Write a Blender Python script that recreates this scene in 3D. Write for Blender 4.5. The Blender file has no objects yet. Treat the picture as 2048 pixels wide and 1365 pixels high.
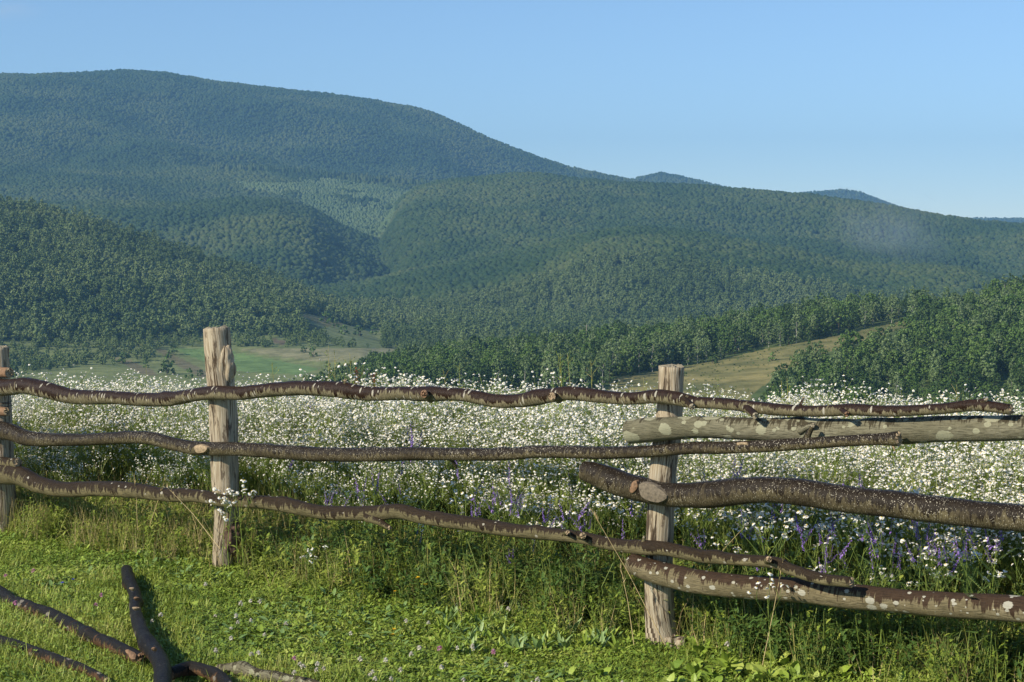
import bpy, bmesh, math, random
import numpy as np
from mathutils import Vector, Matrix, Euler

random.seed(7); RNG = np.random.default_rng(11)
S = bpy.context.scene
COL = S.collection
R = math.radians

# ------------------------------------------------------------------ camera, sky, sun, exposure
FPX, CX, CY = 3400.0, 1024.0, 682.5            # focal length and centre in photograph pixels (2048 wide)
CAMH = 1.6
PITCH = math.atan((CY - 510.0) / FPX)          # horizon lies at row 510
cam_d = bpy.data.cameras.new('camera'); cam = bpy.data.objects.new('camera', cam_d); COL.objects.link(cam)
cam.location = (0, 0, CAMH); cam.rotation_euler = (math.pi / 2 - PITCH, 0, 0)
cam_d.sensor_width = 36; cam_d.lens = FPX / 2048 * 36; cam_d.clip_start = 0.1; cam_d.clip_end = 30000
S.camera = cam

SUN_EL, SUN_AZ = R(32), R(-126)                # azimuth measured from +Y towards +X: behind the camera, to the left
W = bpy.data.worlds.new('World'); S.world = W; W.use_nodes = True
wn = W.node_tree.nodes; wl = W.node_tree.links
bg = wn['Background']; sky = wn.new('ShaderNodeTexSky'); sky.sky_type = 'NISHITA'; sky.sun_disc = False
sky.sun_elevation = SUN_EL; sky.sun_rotation = SUN_AZ
sky.altitude = 1200; sky.air_density = 1.0; sky.dust_density = 0.0; sky.ozone_density = 4.2
wl.new(sky.outputs[0], bg.inputs[0]); bg.inputs[1].default_value = 0.122
sd = bpy.data.lights.new('sun', 'SUN'); sun = bpy.data.objects.new('sun', sd); COL.objects.link(sun)
sd.energy = 4.9; sd.angle = R(0.5); sd.color = (1.0, 0.89, 0.70)
to_sun = Vector((math.sin(SUN_AZ) * math.cos(SUN_EL), math.cos(SUN_AZ) * math.cos(SUN_EL), math.sin(SUN_EL)))
sun.rotation_euler = to_sun.to_track_quat('Z', 'Y').to_euler()
vs = S.view_settings; vs.view_transform = 'Standard'; vs.look = 'None'; vs.exposure = 0.32; vs.gamma = 1.0
S.cycles.max_bounces = 6; S.cycles.diffuse_bounces = 3; S.cycles.glossy_bounces = 2; S.cycles.transmission_bounces = 2
S.cycles.volume_bounces = 1; S.cycles.transparent_max_bounces = 6
S.cycles.use_denoising = True

# ------------------------------------------------------------------ projection helpers
FWD = np.array((0, math.cos(PITCH), -math.sin(PITCH))); UP = np.array((0, math.sin(PITCH), math.cos(PITCH)))
def ray(px, py):
    return FWD + np.array((1., 0, 0)) * ((px - CX) / FPX) + UP * ((CY - py) / FPX)
def on_plane(px, py, z=0.0):
    d = ray(px, py); t = (z - CAMH) / d[2]
    return np.array((0, 0, CAMH)) + d * t
def at_depth(px, py, Y):
    d = ray(px, py); return np.array((0, 0, CAMH)) + d * (Y / d[1])
def project(P):
    P = np.asarray(P, float); q = P - np.array((0, 0, CAMH))
    zf = q @ FWD; return CX + FPX * q[..., 0] / zf, CY - FPX * (q @ UP) / zf
PM = np.array((-1.44, 8.54)); FT = np.array((2.06, -1.64)); FT /= np.linalg.norm(FT); FN = np.array((-FT[1], FT[0]))
def on_fence(px, py, off=0.0):                  # point of a vertical sheet parallel to the fence line, off metres behind it
    d = ray(px, py); t = (PM @ FN + off) / (d[:2] @ FN)
    return np.array((0, 0, CAMH)) + d * t
def fence_s(x, y): return (x - PM[0]) * FN[0] + (y - PM[1]) * FN[1]

# ------------------------------------------------------------------ noise
_perm = np.random.default_rng(5).random((256, 256))
def vnoise(x, y):
    x = np.asarray(x, float); y = np.asarray(y, float)
    xi = np.floor(x).astype(int); yi = np.floor(y).astype(int); fx = x - xi; fy = y - yi
    fx = fx * fx * (3 - 2 * fx); fy = fy * fy * (3 - 2 * fy)
    g = lambda a, b: _perm[a & 255, b & 255]
    return (g(xi, yi) * (1 - fx) + g(xi + 1, yi) * fx) * (1 - fy) + (g(xi, yi + 1) * (1 - fx) + g(xi + 1, yi + 1) * fx) * fy
def fbm(x, y, o=4):
    s = 0; a = .5
    for k in range(o): s = s + a * (vnoise(x * 2 ** k + 17 * k, y * 2 ** k + 31 * k) - .5) * 2; a *= .5
    return s

# ------------------------------------------------------------------ terrain height
class Layer:
    def __init__(s, rc, pts, sf, sb=.35, w=120, amp=0, wl=400, tree=9, foot=None):
        th = []; te = []
        for px, py in pts:
            d = ray(px, py); h = math.hypot(d[0], d[1]); th.append(math.atan2(d[0], d[1])); te.append(d[2] / h)
        s.th = np.array(th); s.te = np.array(te); s.rc = rc; s.sf = sf; s.sb = sb; s.w = w; s.amp = amp; s.wl = wl; s.tree = tree
        s.foot = None
        if foot:
            fr, fp = foot; f = Layer(fr, fp, 1); s.foot = (fr, f)
    def crest(s, th): return CAMH + s.rc * np.interp(th, s.th, s.te) - s.tree
    def z(s, th, r, x, y):
        zc = s.crest(th); d = s.rc - r
        if s.foot:
            zf = CAMH + s.foot[0] * np.interp(th, s.foot[1].th, s.foot[1].te); sf = (zc - zf) / (s.rc - s.foot[0])
            front = np.where(r < s.foot[0], zf - (s.foot[0] - r) * .3, zc - np.maximum(d, 0) * sf)
            drop = np.where(d > 0, zc - front, s.sb * (np.sqrt(d * d + s.w ** 2) - s.w))
        else:
            drop = np.where(d > 0, s.sf, s.sb) * (np.sqrt(d * d + s.w ** 2) - s.w)
        n = 0
        if s.amp:
            n = s.amp * (fbm(x / s.wl, y / s.wl, 4)) * np.clip(np.abs(drop) / 40, 0, 1)
        return zc - drop + n
LAYERS = dict(
 main=Layer(4600, [(-1200,230),(-600,190),(-200,158),(0,147),(60,149),(160,145),(250,139),(330,145),(420,160),(520,173),(620,183),(700,192),(780,205),(830,213),(870,225),(920,247),(970,271),(1020,291),(1080,314),(1140,332),(1200,344),(1260,357),(1320,370),(1450,400),(1700,470),(2200,560),(3000,600)], .33, .4, 160, 80, 560),
 knob=Layer(5600, [(-1200,700),(1100,420),(1200,375),(1240,362),(1270,353),(1320,342),(1360,349),(1420,363),(1500,385),(1700,440),(3000,700)], .3, .4, 60, 20, 300),
 cone=Layer(6300, [(-1200,700),(1450,430),(1540,395),(1590,384),(1640,380),(1690,376),(1720,381),(1760,397),(1830,420),(1960,450),(3000,700)], .3, .4, 60, 20, 300),
 last=Layer(7400, [(-1200,700),(1700,470),(1860,440),(1960,433),(2048,434),(2300,440),(3000,470)], .3, .4, 60, 20, 300),
 spur=Layer(4050, [(-1200,300),(-200,235),(0,222),(80,232),(170,252),(300,285),(430,315),(560,350),(700,420),(900,520),(1400,700),(3000,800)], .26, .3, 120, 40, 420),
 shelf=Layer(3500, [(-1200,370),(0,335),(200,325),(420,333),(520,335),(600,341),(700,351),(800,358),(870,364),(1000,400),(1200,470),(1600,600),(3000,700)], .17, .2, 60, 30, 420),
 dome=Layer(2900, [(-1200,800),(500,640),(690,530),(760,450),(785,415),(800,390),(830,371),(880,358),(960,350),(1020,345),(1080,344),(1100,347),(1150,355),(1250,363),(1330,365),(1400,368),(1460,374),(1560,382),(1640,390),(1720,400),(1800,413),(1880,428),(1960,440),(2048,446),(2300,470),(3000,520)], .21, .4, 130, 52, 420),
 knoll=Layer(2650, [(-1200,450),(-200,420),(0,405),(200,400),(350,402),(480,392),(560,396),(620,410),(680,446),(760,480),(850,512),(950,545),(1100,600),(1500,720),(3000,800)], .2, .3, 110, 46, 380),
 fore=Layer(2050, [(-1200,800),(300,740),(560,645),(620,605),(700,567),(800,541),(900,523),(1000,503),(1100,478),(1200,458),(1280,452),(1360,457),(1440,471),(1540,487),(1640,507),(1720,522),(1780,528),(1850,525),(1920,529),(1990,547),(2048,572),(2200,620),(3000,720)], .14, .3, 110, 32, 330),
 side=Layer(1500, [(-1200,330),(-300,365),(0,397),(80,409),(150,424),(250,454),(350,489),(450,519),(550,549),(640,589),(700,615),(760,640),(830,657),(950,672),(1200,700),(3000,760)], .2, .25, 40, 12, 240, 8,
            foot=(960, [(-1200,745),(0,742),(300,722),(500,716),(640,716),(900,720),(3000,740)])),
 bank=Layer(760, [(-1200,900),(420,830),(560,800),(620,790),(700,772),(800,746),(900,730),(1000,722),(1100,712),(1200,700),(1300,694),(1400,684),(1500,668),(1600,650),(1700,642),(1800,634),(1900,632),(1960,618),(2048,600),(2300,560),(3000,520)], .2, .3, 40, 2.5, 90, 0,
            foot=(500, [(-1200,900),(600,860),(800,830),(1000,812),(1200,806),(1500,803),(2048,800),(3000,800)])),
)
def near_rc(th): return 11.2 - 1.0 * np.clip(th / .3, -1, 1)
def ground_z(x, y):
    x = np.asarray(x, float); y = np.asarray(y, float); th = np.arctan2(x, y); r = np.hypot(x, y)
    d = r - near_rc(np.where(np.abs(th) < 1.2, th, 0))
    fall = np.where(y > 0, .17 * (np.log1p(np.exp(np.clip(d * 1.0, -30, 30))) + np.maximum(d - 30, 0) * 0), 0)
    fall = np.where(d > 30, .17 * d, fall)
    z = -fall + .035 * fbm(x * .7, y * .7, 3) * np.clip(r / 3, 0, 1)
    return z
def terrain_z(x, y):
    x = np.asarray(x, float); y = np.asarray(y, float); th = np.arctan2(x, y); r = np.hypot(x, y)
    z = ground_z(x, y)
    zv = -60 + .03 * np.maximum(0, r - 1400) + 1.6 * fbm(x / 150, y / 150, 3)
    far = np.full_like(z, -1e9)
    for L in LAYERS.values(): far = np.maximum(far, L.z(th, r, x, y))
    far = np.maximum(far, zv)
    return np.where(r > 200, np.maximum(z, far), z)

def inside(poly, X, Y):
    X = np.asarray(X); Y = np.asarray(Y); c = np.zeros(X.shape, bool); n = len(poly)
    for i in range(n):
        x0, y0 = poly[i]; x1, y1 = poly[(i + 1) % n]
        if y0 == y1: continue
        c ^= ((y0 > Y) != (y1 > Y)) & (X < (x1 - x0) * (Y - y0) / (y1 - y0) + x0)
    return c

# ------------------------------------------------------------------ object helpers
def tag(o, label=None, cat=None, group=None, kind=None):
    if label: o['label'] = label
    if cat: o['category'] = cat
    if group: o['group'] = group
    if kind: o['kind'] = kind
    return o
def empty(name, loc=(0, 0, 0)):
    o = bpy.data.objects.new(name, None); o.location = loc; o.empty_display_size = .1; COL.objects.link(o); return o
class MB:
    def __init__(s): s.v = []; s.f = []; s.m = []; s.uv = []
    def face(s, pts, m=0, uv=None):
        b = len(s.v); s.v.extend([tuple(p) for p in pts]); s.f.append(tuple(range(b, b + len(pts)))); s.m.append(m)
    def strip(s, A, B, m=0):                      # two polylines joined by quads
        b = len(s.v); n = len(A); s.v.extend([tuple(p) for p in A]); s.v.extend([tuple(p) for p in B])
        for i in range(n - 1): s.f.append((b + i, b + i + 1, b + n + i + 1, b + n + i)); s.m.append(m)
    def tube(s, pts, rad, k=5, m=0, cap=True):
        pts = [Vector(p) for p in pts]; b = len(s.v); n = len(pts)
        up = Vector((.3, .2, 1)).normalized()
        for i, p in enumerate(pts):
            t = (pts[min(i + 1, n - 1)] - pts[max(i - 1, 0)]).normalized()
            a = t.cross(Vector((1, .13, 0)) if abs(t.z) > .8 else Vector((0, 0, 1))).normalized(); c = t.cross(a)
            r = rad[i] if hasattr(rad, '__len__') else rad
            for j in range(k):
                an = 2 * math.pi * j / k; s.v.append(tuple(p + (a * math.cos(an) + c * math.sin(an)) * r))
        for i in range(n - 1):
            for j in range(k):
                j2 = (j + 1) % k; s.f.append((b + i * k + j, b + i * k + j2, b + (i + 1) * k + j2, b + (i + 1) * k + j)); s.m.append(m)
        if cap:
            s.f.append(tuple(b + (n - 1) * k + j for j in range(k))); s.m.append(m)
    def mesh(s, name, mats, smooth=False):
        me = bpy.data.meshes.new(name); me.from_pydata(s.v, [], s.f); me.update()
        for m in mats: me.materials.append(m)
        if len(mats) > 1: me.polygons.foreach_set('material_index', np.array(s.m, np.int32))
        if smooth: me.polygons.foreach_set('use_smooth', np.ones(len(s.f), bool))
        return me
    def build(s, name, mats, parent=None, smooth=False):
        o = bpy.data.objects.new(name, s.mesh(name, mats, smooth)); COL.objects.link(o)
        if parent: o.parent = parent
        return o
def add_mesh(name, me, parent=None, loc=None):
    o = bpy.data.objects.new(name, me); COL.objects.link(o)
    if parent: o.parent = parent
    if loc is not None: o.location = loc
    return o
def grid_mesh(name, V, nu, nv, mat, color=None, smooth=True):
    me = bpy.data.meshes.new(name); me.vertices.add(len(V)); me.vertices.foreach_set('co', V.astype(np.float32).ravel())
    i, j = np.meshgrid(np.arange(nu - 1), np.arange(nv - 1), indexing='ij'); a = (i * nv + j).ravel()
    q = np.stack([a, a + nv, a + nv + 1, a + 1], 1).astype(np.int32)
    me.loops.add(q.size); me.loops.foreach_set('vertex_index', q.ravel()); me.polygons.add(len(q))
    me.polygons.foreach_set('loop_start', np.arange(0, q.size, 4, dtype=np.int32)); me.update(); me.validate()
    me.polygons.foreach_set('use_smooth', np.full(len(me.polygons), smooth))
    if color is not None:
        at = me.color_attributes.new('Col', 'FLOAT_COLOR', 'POINT'); at.data.foreach_set('color', np.c_[color, np.ones(len(color))].astype(np.float32).ravel())
    me.materials.append(mat); return me

# instancing for the uncountable: points carry variant, rotation and scale
def scatter(name, P, rot, scl, idx, variants, label, cat):
    c = bpy.data.collections.new(name + '_kinds')
    for k, me in enumerate(variants):
        o = bpy.data.objects.new('%s_kind_%03d' % (name, k), me); c.objects.link(o)
    me = bpy.data.meshes.new(name); P = np.asarray(P, np.float32); n = len(P); me.vertices.add(n); me.vertices.foreach_set('co', P.ravel())
    for nm, ty, dat, key in (('rot', 'FLOAT_VECTOR', rot, 'vector'), ('scl', 'FLOAT_VECTOR', scl, 'vector')):
        at = me.attributes.new(nm, ty, 'POINT'); at.data.foreach_set(key, np.asarray(dat, np.float32).ravel())
    at = me.attributes.new('idx', 'INT', 'POINT'); at.data.foreach_set('value', np.asarray(idx, np.int32))
    o = bpy.data.objects.new(name, me); COL.objects.link(o)
    ng = bpy.data.node_groups.new(name, 'GeometryNodeTree')
    ng.interface.new_socket('Geometry', in_out='INPUT', socket_type='NodeSocketGeometry'); ng.interface.new_socket('Geometry', in_out='OUTPUT', socket_type='NodeSocketGeometry')
    N = ng.nodes; L = ng.links
    gi = N.new('NodeGroupInput'); go = N.new('NodeGroupOutput'); ci = N.new('GeometryNodeCollectionInfo'); ci.inputs[0].default_value = c
    ci.inputs['Separate Children'].default_value = True; ci.inputs['Reset Children'].default_value = True
    ip = N.new('GeometryNodeInstanceOnPoints'); ip.inputs['Pick Instance'].default_value = True
    def attr(nm, ty):
        a = N.new('GeometryNodeInputNamedAttribute'); a.data_type = ty; a.inputs['Name'].default_value = nm; return a.outputs['Attribute']
    e = N.new('FunctionNodeEulerToRotation'); L.new(attr('rot', 'FLOAT_VECTOR'), e.inputs[0]); L.new(e.outputs[0], ip.inputs['Rotation'])
    L.new(attr('scl', 'FLOAT_VECTOR'), ip.inputs['Scale']); L.new(attr('idx', 'INT'), ip.inputs['Instance Index'])
    L.new(gi.outputs[0], ip.inputs['Points']); L.new(ci.outputs[0], ip.inputs['Instance']); L.new(ip.outputs[0], go.inputs[0])
    m = o.modifiers.new('scatter', 'NODES'); m.node_group = ng
    return tag(o, label, cat, None, 'stuff')

# ------------------------------------------------------------------ materials
def new_mat(name):
    m = bpy.data.materials.new(name); m.use_nodes = True; return m, m.node_tree.nodes, m.node_tree.links, m.node_tree.nodes['Principled BSDF']
def ramp(N, stops, interp='LINEAR'):
    r = N.new('ShaderNodeValToRGB'); r.color_ramp.interpolation = interp; el = r.color_ramp.elements
    while len(el) > 1: el.remove(el[-1])
    el[0].position = stops[0][0]; el[0].color = (*stops[0][1], 1)
    for p, c in stops[1:]: e = el.new(p); e.color = (*c, 1)
    return r
def noise(N, L, scale, detail=4, vec=None, rough=.55, dist=0):
    n = N.new('ShaderNodeTexNoise'); n.inputs['Scale'].default_value = scale; n.inputs['Detail'].default_value = detail; n.inputs['Roughness'].default_value = rough; n.inputs['Distortion'].default_value = dist
    if vec is not None: L.new(vec, n.inputs['Vector'])
    return n
def math_n(N, L, op, a, b=None, c=None, clamp=False):
    m = N.new('ShaderNodeMath'); m.operation = op; m.use_clamp = clamp
    for i, v in enumerate((a, b, c)):
        if v is None: continue
        if isinstance(v, (int, float)): m.inputs[i].default_value = v
        else: L.new(v, m.inputs[i])
    return m.outputs[0]
def mix(N, L, fac, a, b, mode='MIX'):
    m = N.new('ShaderNodeMix'); m.data_type = 'RGBA'; m.blend_type = mode
    if isinstance(fac, (int, float)): m.inputs[0].default_value = fac
    else: L.new(fac, m.inputs[0])
    for i, v in ((6, a), (7, b)):
        if isinstance(v, tuple): m.inputs[i].default_value = (*v, 1)
        else: L.new(v, m.inputs[i])
    return m.outputs[2]
def smooth_step(N, L, v, lo, hi):
    m = N.new('ShaderNodeMapRange'); m.interpolation_type = 'SMOOTHSTEP'; m.inputs[1].default_value = lo; m.inputs[2].default_value = hi; L.new(v, m.inputs[0]); return m.outputs[0]
def leaf_mat(name, stops, rough=.55, spec=.25, patch=0, patch_scale=.01, trans=.0):
    """leaf colour: varies from leaf to leaf and from plant to plant"""
    m, N, L, b = new_mat(name)
    g = N.new('ShaderNodeNewGeometry'); oi = N.new('ShaderNodeObjectInfo')
    v = math_n(N, L, 'ADD', math_n(N, L, 'MULTIPLY', g.outputs['Random Per Island'], .55), math_n(N, L, 'MULTIPLY', oi.outputs['Random'], .45))
    if patch:
        n = noise(N, L, patch_scale, 2, g.outputs['Position'])
        v = math_n(N, L, 'ADD', math_n(N, L, 'MULTIPLY', v, 1 - patch), math_n(N, L, 'MULTIPLY', smooth_step(N, L, n.outputs[0], .35, .65), patch))
    r = ramp(N, stops); L.new(v, r.inputs[0]); L.new(r.outputs[0], b.inputs['Base Color'])
    b.inputs['Roughness'].default_value = rough; b.inputs['Specular IOR Level'].default_value = spec
    if trans:
        t = N.new('ShaderNodeBsdfTranslucent'); L.new(r.outputs[0], t.inputs[0]); ms = N.new('ShaderNodeMixShader'); ms.inputs[0].default_value = trans
        L.new(b.outputs[0], ms.inputs[1]); L.new(t.outputs[0], ms.inputs[2]); L.new(ms.outputs[0], N['Material Output'].inputs[0])
    return m
def crown_mat(name, stops, patch=.5, patch_scale=.004, fine=.4):
    """whole tree crowns far away: colour per tree, per stand, and fine leaf mottling"""
    m, N, L, b = new_mat(name)
    g = N.new('ShaderNodeNewGeometry'); oi = N.new('ShaderNodeObjectInfo')
    n = noise(N, L, patch_scale, 3, g.outputs['Position']); n2 = noise(N, L, fine, 3, g.outputs['Position'])
    v = math_n(N, L, 'ADD', math_n(N, L, 'MULTIPLY', oi.outputs['Random'], .38), math_n(N, L, 'MULTIPLY', smooth_step(N, L, n.outputs[0], .35, .65), patch))
    v = math_n(N, L, 'ADD', v, math_n(N, L, 'MULTIPLY', math_n(N, L, 'SUBTRACT', n2.outputs[0], .5), .7))
    r = ramp(N, stops); L.new(v, r.inputs[0]); L.new(r.outputs[0], b.inputs['Base Color']); b.inputs['Roughness'].default_value = .8; b.inputs['Specular IOR Level'].default_value = .1
    bm = N.new('ShaderNodeBump'); bm.inputs['Strength'].default_value = 1; bm.inputs['Distance'].default_value = .4; L.new(n2.outputs[0], bm.inputs['Height']); L.new(bm.outputs[0], b.inputs['Normal'])
    return m
def plain(name, c, rough=.6, spec=.3, var=.25, scale=60):
    m, N, L, b = new_mat(name); tc = N.new('ShaderNodeTexCoord'); n = noise(N, L, scale, 4, tc.outputs['Object'])
    r = ramp(N, [(.3, tuple(x * (1 - var) for x in c)), (.7, tuple(min(1, x * (1 + var)) for x in c))]); L.new(n.outputs[0], r.inputs[0]); L.new(r.outputs[0], b.inputs['Base Color'])
    b.inputs['Roughness'].default_value = rough; b.inputs['Specular IOR Level'].default_value = spec; return m

def bark(name, low, high, top, spots=None, spot_c=(.45, .45, .38), edge=.5, blotch=.5, streak=0, rough=.5, clump=False, top_amt=1.0):
    """bark of a rail. UV: u metres along the log, v metres round it; layer 'round' x = height on the section, -1 below to 1 above"""
    m, N, L, b = new_mat(name)
    uv = N.new('ShaderNodeUVMap'); uv.uv_map = 'UVMap'; rd = N.new('ShaderNodeUVMap'); rd.uv_map = 'round'
    sp = N.new('ShaderNodeSeparateXYZ'); L.new(rd.outputs[0], sp.inputs[0])
    def mp(sx, sy):
        k = N.new('ShaderNodeMapping'); k.inputs['Scale'].default_value = (sx, sy, 1); L.new(uv.outputs[0], k.inputs[0]); return k.outputs[0]
    ring = noise(N, L, 1, 6, mp(55, 6), .68, .5); big = noise(N, L, 1, 4, mp(3.2, 7), .6); fine = noise(N, L, 1, 5, mp(150, 45) if not streak else mp(22, 260), .65)
    base = mix(N, L, smooth_step(N, L, big.outputs[0], .35, .65), low, high)
    base = mix(N, L, math_n(N, L, 'MULTIPLY', smooth_step(N, L, fine.outputs[0], .46, .62), .7), base, tuple(x * .35 for x in low))
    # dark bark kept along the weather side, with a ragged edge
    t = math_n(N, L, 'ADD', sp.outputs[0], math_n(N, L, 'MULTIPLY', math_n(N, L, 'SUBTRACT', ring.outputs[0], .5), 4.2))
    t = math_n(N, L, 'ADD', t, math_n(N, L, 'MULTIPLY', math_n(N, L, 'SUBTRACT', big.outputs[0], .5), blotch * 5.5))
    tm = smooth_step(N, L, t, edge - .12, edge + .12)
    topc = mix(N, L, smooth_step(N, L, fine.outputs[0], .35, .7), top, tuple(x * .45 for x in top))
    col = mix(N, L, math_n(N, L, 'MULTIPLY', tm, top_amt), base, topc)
    if spots:
        for sc, th, asp in spots:
            v = N.new('ShaderNodeTexVoronoi'); v.inputs['Scale'].default_value = 1; L.new(mp(sc * asp, sc), v.inputs['Vector'])
            sel = N.new('ShaderNodeSeparateColor'); L.new(v.outputs['Color'], sel.inputs[0])
            dd = math_n(N, L, 'ADD', v.outputs['Distance'], math_n(N, L, 'MULTIPLY', math_n(N, L, 'SUBTRACT', fine.outputs[0], .5), .25))
            lim = math_n(N, L, 'MULTIPLY', math_n(N, L, 'MULTIPLY', sel.outputs[0], th), math_n(N, L, 'ADD', .62, math_n(N, L, 'MULTIPLY', smooth_step(N, L, big.outputs[0], .38, .62), .55)) if clump else 1.0)
            f = math_n(N, L, 'LESS_THAN', dd, lim)
            col = mix(N, L, math_n(N, L, 'MULTIPLY', f, .85), col, spot_c)
    L.new(col, b.inputs['Base Color'])
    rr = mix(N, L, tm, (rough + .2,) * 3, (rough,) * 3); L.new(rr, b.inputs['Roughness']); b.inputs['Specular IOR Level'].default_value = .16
    bp = N.new('ShaderNodeBump'); bp.inputs['Strength'].default_value = .9; bp.inputs['Distance'].default_value = .006
    L.new(math_n(N, L, 'ADD', fine.outputs[0], ring.outputs[0]), bp.inputs['Height']); L.new(bp.outputs[0], b.inputs['Normal'])
    return m
def sawn(name, c=(.42, .25, .11)):
    m, N, L, b = new_mat(name); tc = N.new('ShaderNodeTexCoord'); n = noise(N, L, 90, 5, tc.outputs['Object'])
    r = ramp(N, [(.3, tuple(x * .45 for x in c)), (.6, c), (.8, tuple(min(1, x * 1.3) for x in c))]); L.new(n.outputs[0], r.inputs[0]); L.new(r.outputs[0], b.inputs['Base Color']); b.inputs['Roughness'].default_value = .8
    bp = N.new('ShaderNodeBump'); bp.inputs['Strength'].default_value = .5; bp.inputs['Distance'].default_value = .003; L.new(n.outputs[0], bp.inputs['Height']); L.new(bp.outputs[0], b.inputs['Normal'])
    return m
M = {}
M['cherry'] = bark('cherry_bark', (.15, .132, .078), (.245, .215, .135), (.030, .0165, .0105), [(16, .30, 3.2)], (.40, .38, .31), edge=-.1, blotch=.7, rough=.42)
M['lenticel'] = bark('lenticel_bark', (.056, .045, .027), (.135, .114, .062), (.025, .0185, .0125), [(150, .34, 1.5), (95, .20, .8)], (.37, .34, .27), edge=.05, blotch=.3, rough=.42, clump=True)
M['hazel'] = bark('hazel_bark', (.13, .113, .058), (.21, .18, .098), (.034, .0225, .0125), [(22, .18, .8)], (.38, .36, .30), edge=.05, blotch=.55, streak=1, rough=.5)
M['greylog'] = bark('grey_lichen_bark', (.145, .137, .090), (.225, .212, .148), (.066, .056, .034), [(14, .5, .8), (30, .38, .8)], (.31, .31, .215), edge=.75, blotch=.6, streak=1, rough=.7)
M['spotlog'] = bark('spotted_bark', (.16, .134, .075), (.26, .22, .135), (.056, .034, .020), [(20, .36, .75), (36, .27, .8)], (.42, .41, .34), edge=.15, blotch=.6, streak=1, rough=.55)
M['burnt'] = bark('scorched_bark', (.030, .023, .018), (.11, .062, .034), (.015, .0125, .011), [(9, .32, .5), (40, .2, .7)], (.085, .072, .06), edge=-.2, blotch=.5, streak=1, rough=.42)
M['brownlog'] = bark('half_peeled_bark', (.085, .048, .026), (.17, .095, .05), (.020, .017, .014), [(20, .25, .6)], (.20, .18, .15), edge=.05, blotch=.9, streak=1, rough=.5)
M['sawn'] = sawn('sawn_wood', (.36, .27, .165)); M['peeled'] = sawn('peeled_wood', (.23, .135, .075)); M['greycut'] = sawn('weathered_cut', (.30, .26, .18)); M['axecut'] = sawn('axe_cut', (.165, .135, .095))
def post_material(name, tint=1.0):
    m, N, L, b = new_mat(name)
    uv = N.new('ShaderNodeUVMap'); uv.uv_map = 'UVMap'
    def mp(sx, sy):
        k = N.new('ShaderNodeMapping'); k.inputs['Scale'].default_value = (sx, sy, 1); L.new(uv.outputs[0], k.inputs[0]); return k.outputs[0]
    gr = noise(N, L, 1, 6, mp(5, 150), .65, .3); bl = noise(N, L, 1, 4, mp(7, 14), .6); cr = noise(N, L, 1, 5, mp(4, 60), .6, .6); dk = noise(N, L, 1, 5, mp(9, 34), .6)
    c = ramp(N, [(.30, (.15, .11, .07)), (.44, (.29, .235, .16)), (.55, (.40, .345, .25)), (.7, (.50, .46, .36))]); L.new(gr.outputs[0], c.inputs[0])
    col = mix(N, L, math_n(N, L, 'MULTIPLY', smooth_step(N, L, bl.outputs[0], .5, .72), .55), c.outputs[0], (.25, .225, .17))
    col = mix(N, L, math_n(N, L, 'MULTIPLY', smooth_step(N, L, cr.outputs[0], .535, .60), .9), col, (.055, .036, .022))
    col = mix(N, L, math_n(N, L, 'MULTIPLY', smooth_step(N, L, dk.outputs[0], .55, .63), .75), col, (.07, .048, .032))
    L.new(col, b.inputs['Base Color']); b.inputs['Roughness'].default_value = .85; b.inputs['Specular IOR Level'].default_value = .2
    bp = N.new('ShaderNodeBump'); bp.inputs['Strength'].default_value = .8; bp.inputs['Distance'].default_value = .005
    L.new(math_n(N, L, 'SUBTRACT', gr.outputs[0], smooth_step(N, L, cr.outputs[0], .58, .68)), bp.inputs['Height']); L.new(bp.outputs[0], b.inputs['Normal'])
    return m
M['post'] = post_material('weathered_post_wood')
M['soil'] = plain('bark_remnant', (.13, .085, .065), .9, .1, .5, 60)
M['steel'] = plain('rusty_wire', (.06, .045, .04), .5, .4)

# greens
M['turf'] = leaf_mat('turf_blades', [(0, (.07, .12, .016)), (.25, (.17, .235, .032)), (.55, (.27, .335, .048)), (.85, (.40, .41, .11)), (1, (.50, .42, .20))], .5, .3, patch=.35, patch_scale=1.6, trans=.08)
M['turf_leaf'] = leaf_mat('turf_leaves', [(0, (.06, .115, .015)), (.3, (.15, .235, .034)), (.6, (.235, .325, .043)), (1, (.42, .45, .12))], .45, .35, patch=.3, patch_scale=1.9, trans=.06)
M['silver'] = leaf_mat('pale_leaves', [(0, (.13, .22, .06)), (.6, (.20, .30, .10)), (1, (.30, .40, .17))], .5, .35, trans=.1)
M['weed'] = leaf_mat('weed_leaves', [(0, (.09, .155, .022)), (.5, (.225, .295, .042)), (1, (.38, .41, .09))], .5, .3, trans=.2)
M['stem'] = leaf_mat('flower_stems', [(0, (.10, .16, .03)), (.5, (.18, .25, .05)), (1, (.30, .34, .09))], .5, .3, trans=.15)
M['tall'] = leaf_mat('tall_grass', [(0, (.15, .19, .035)), (.45, (.28, .30, .07)), (.75, (.42, .38, .13)), (1, (.54, .44, .21))], .55, .25, trans=.2)
M['dry'] = leaf_mat('dry_stalks', [(0, (.36, .27, .12)), (1, (.56, .45, .24))], .6, .2)
M['vleaf_shade'] = leaf_mat('vetch_and_shaded_weed_leaves', [(0, (.04, .09, .02)), (1, (.12, .20, .045))], .5, .3, trans=.15)  # vetch leaf green; also colours some fence weeds dark as painted shade
M['petal'] = leaf_mat('white_petals', [(0, (.74, .74, .70)), (1, (.86, .86, .83))], .6, .2, trans=.2)
M['disc'] = leaf_mat('yellow_discs', [(0, (.62, .42, .05)), (1, (.75, .58, .10))], .6, .2)
M['purple'] = leaf_mat('vetch_florets', [(0, (.15, .085, .36)), (.6, (.26, .155, .50)), (1, (.42, .27, .60))], .5, .3, trans=.15)
M['pink'] = leaf_mat('clover_pink', [(0, (.50, .20, .36)), (1, (.68, .34, .50))], .6, .2)
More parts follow.
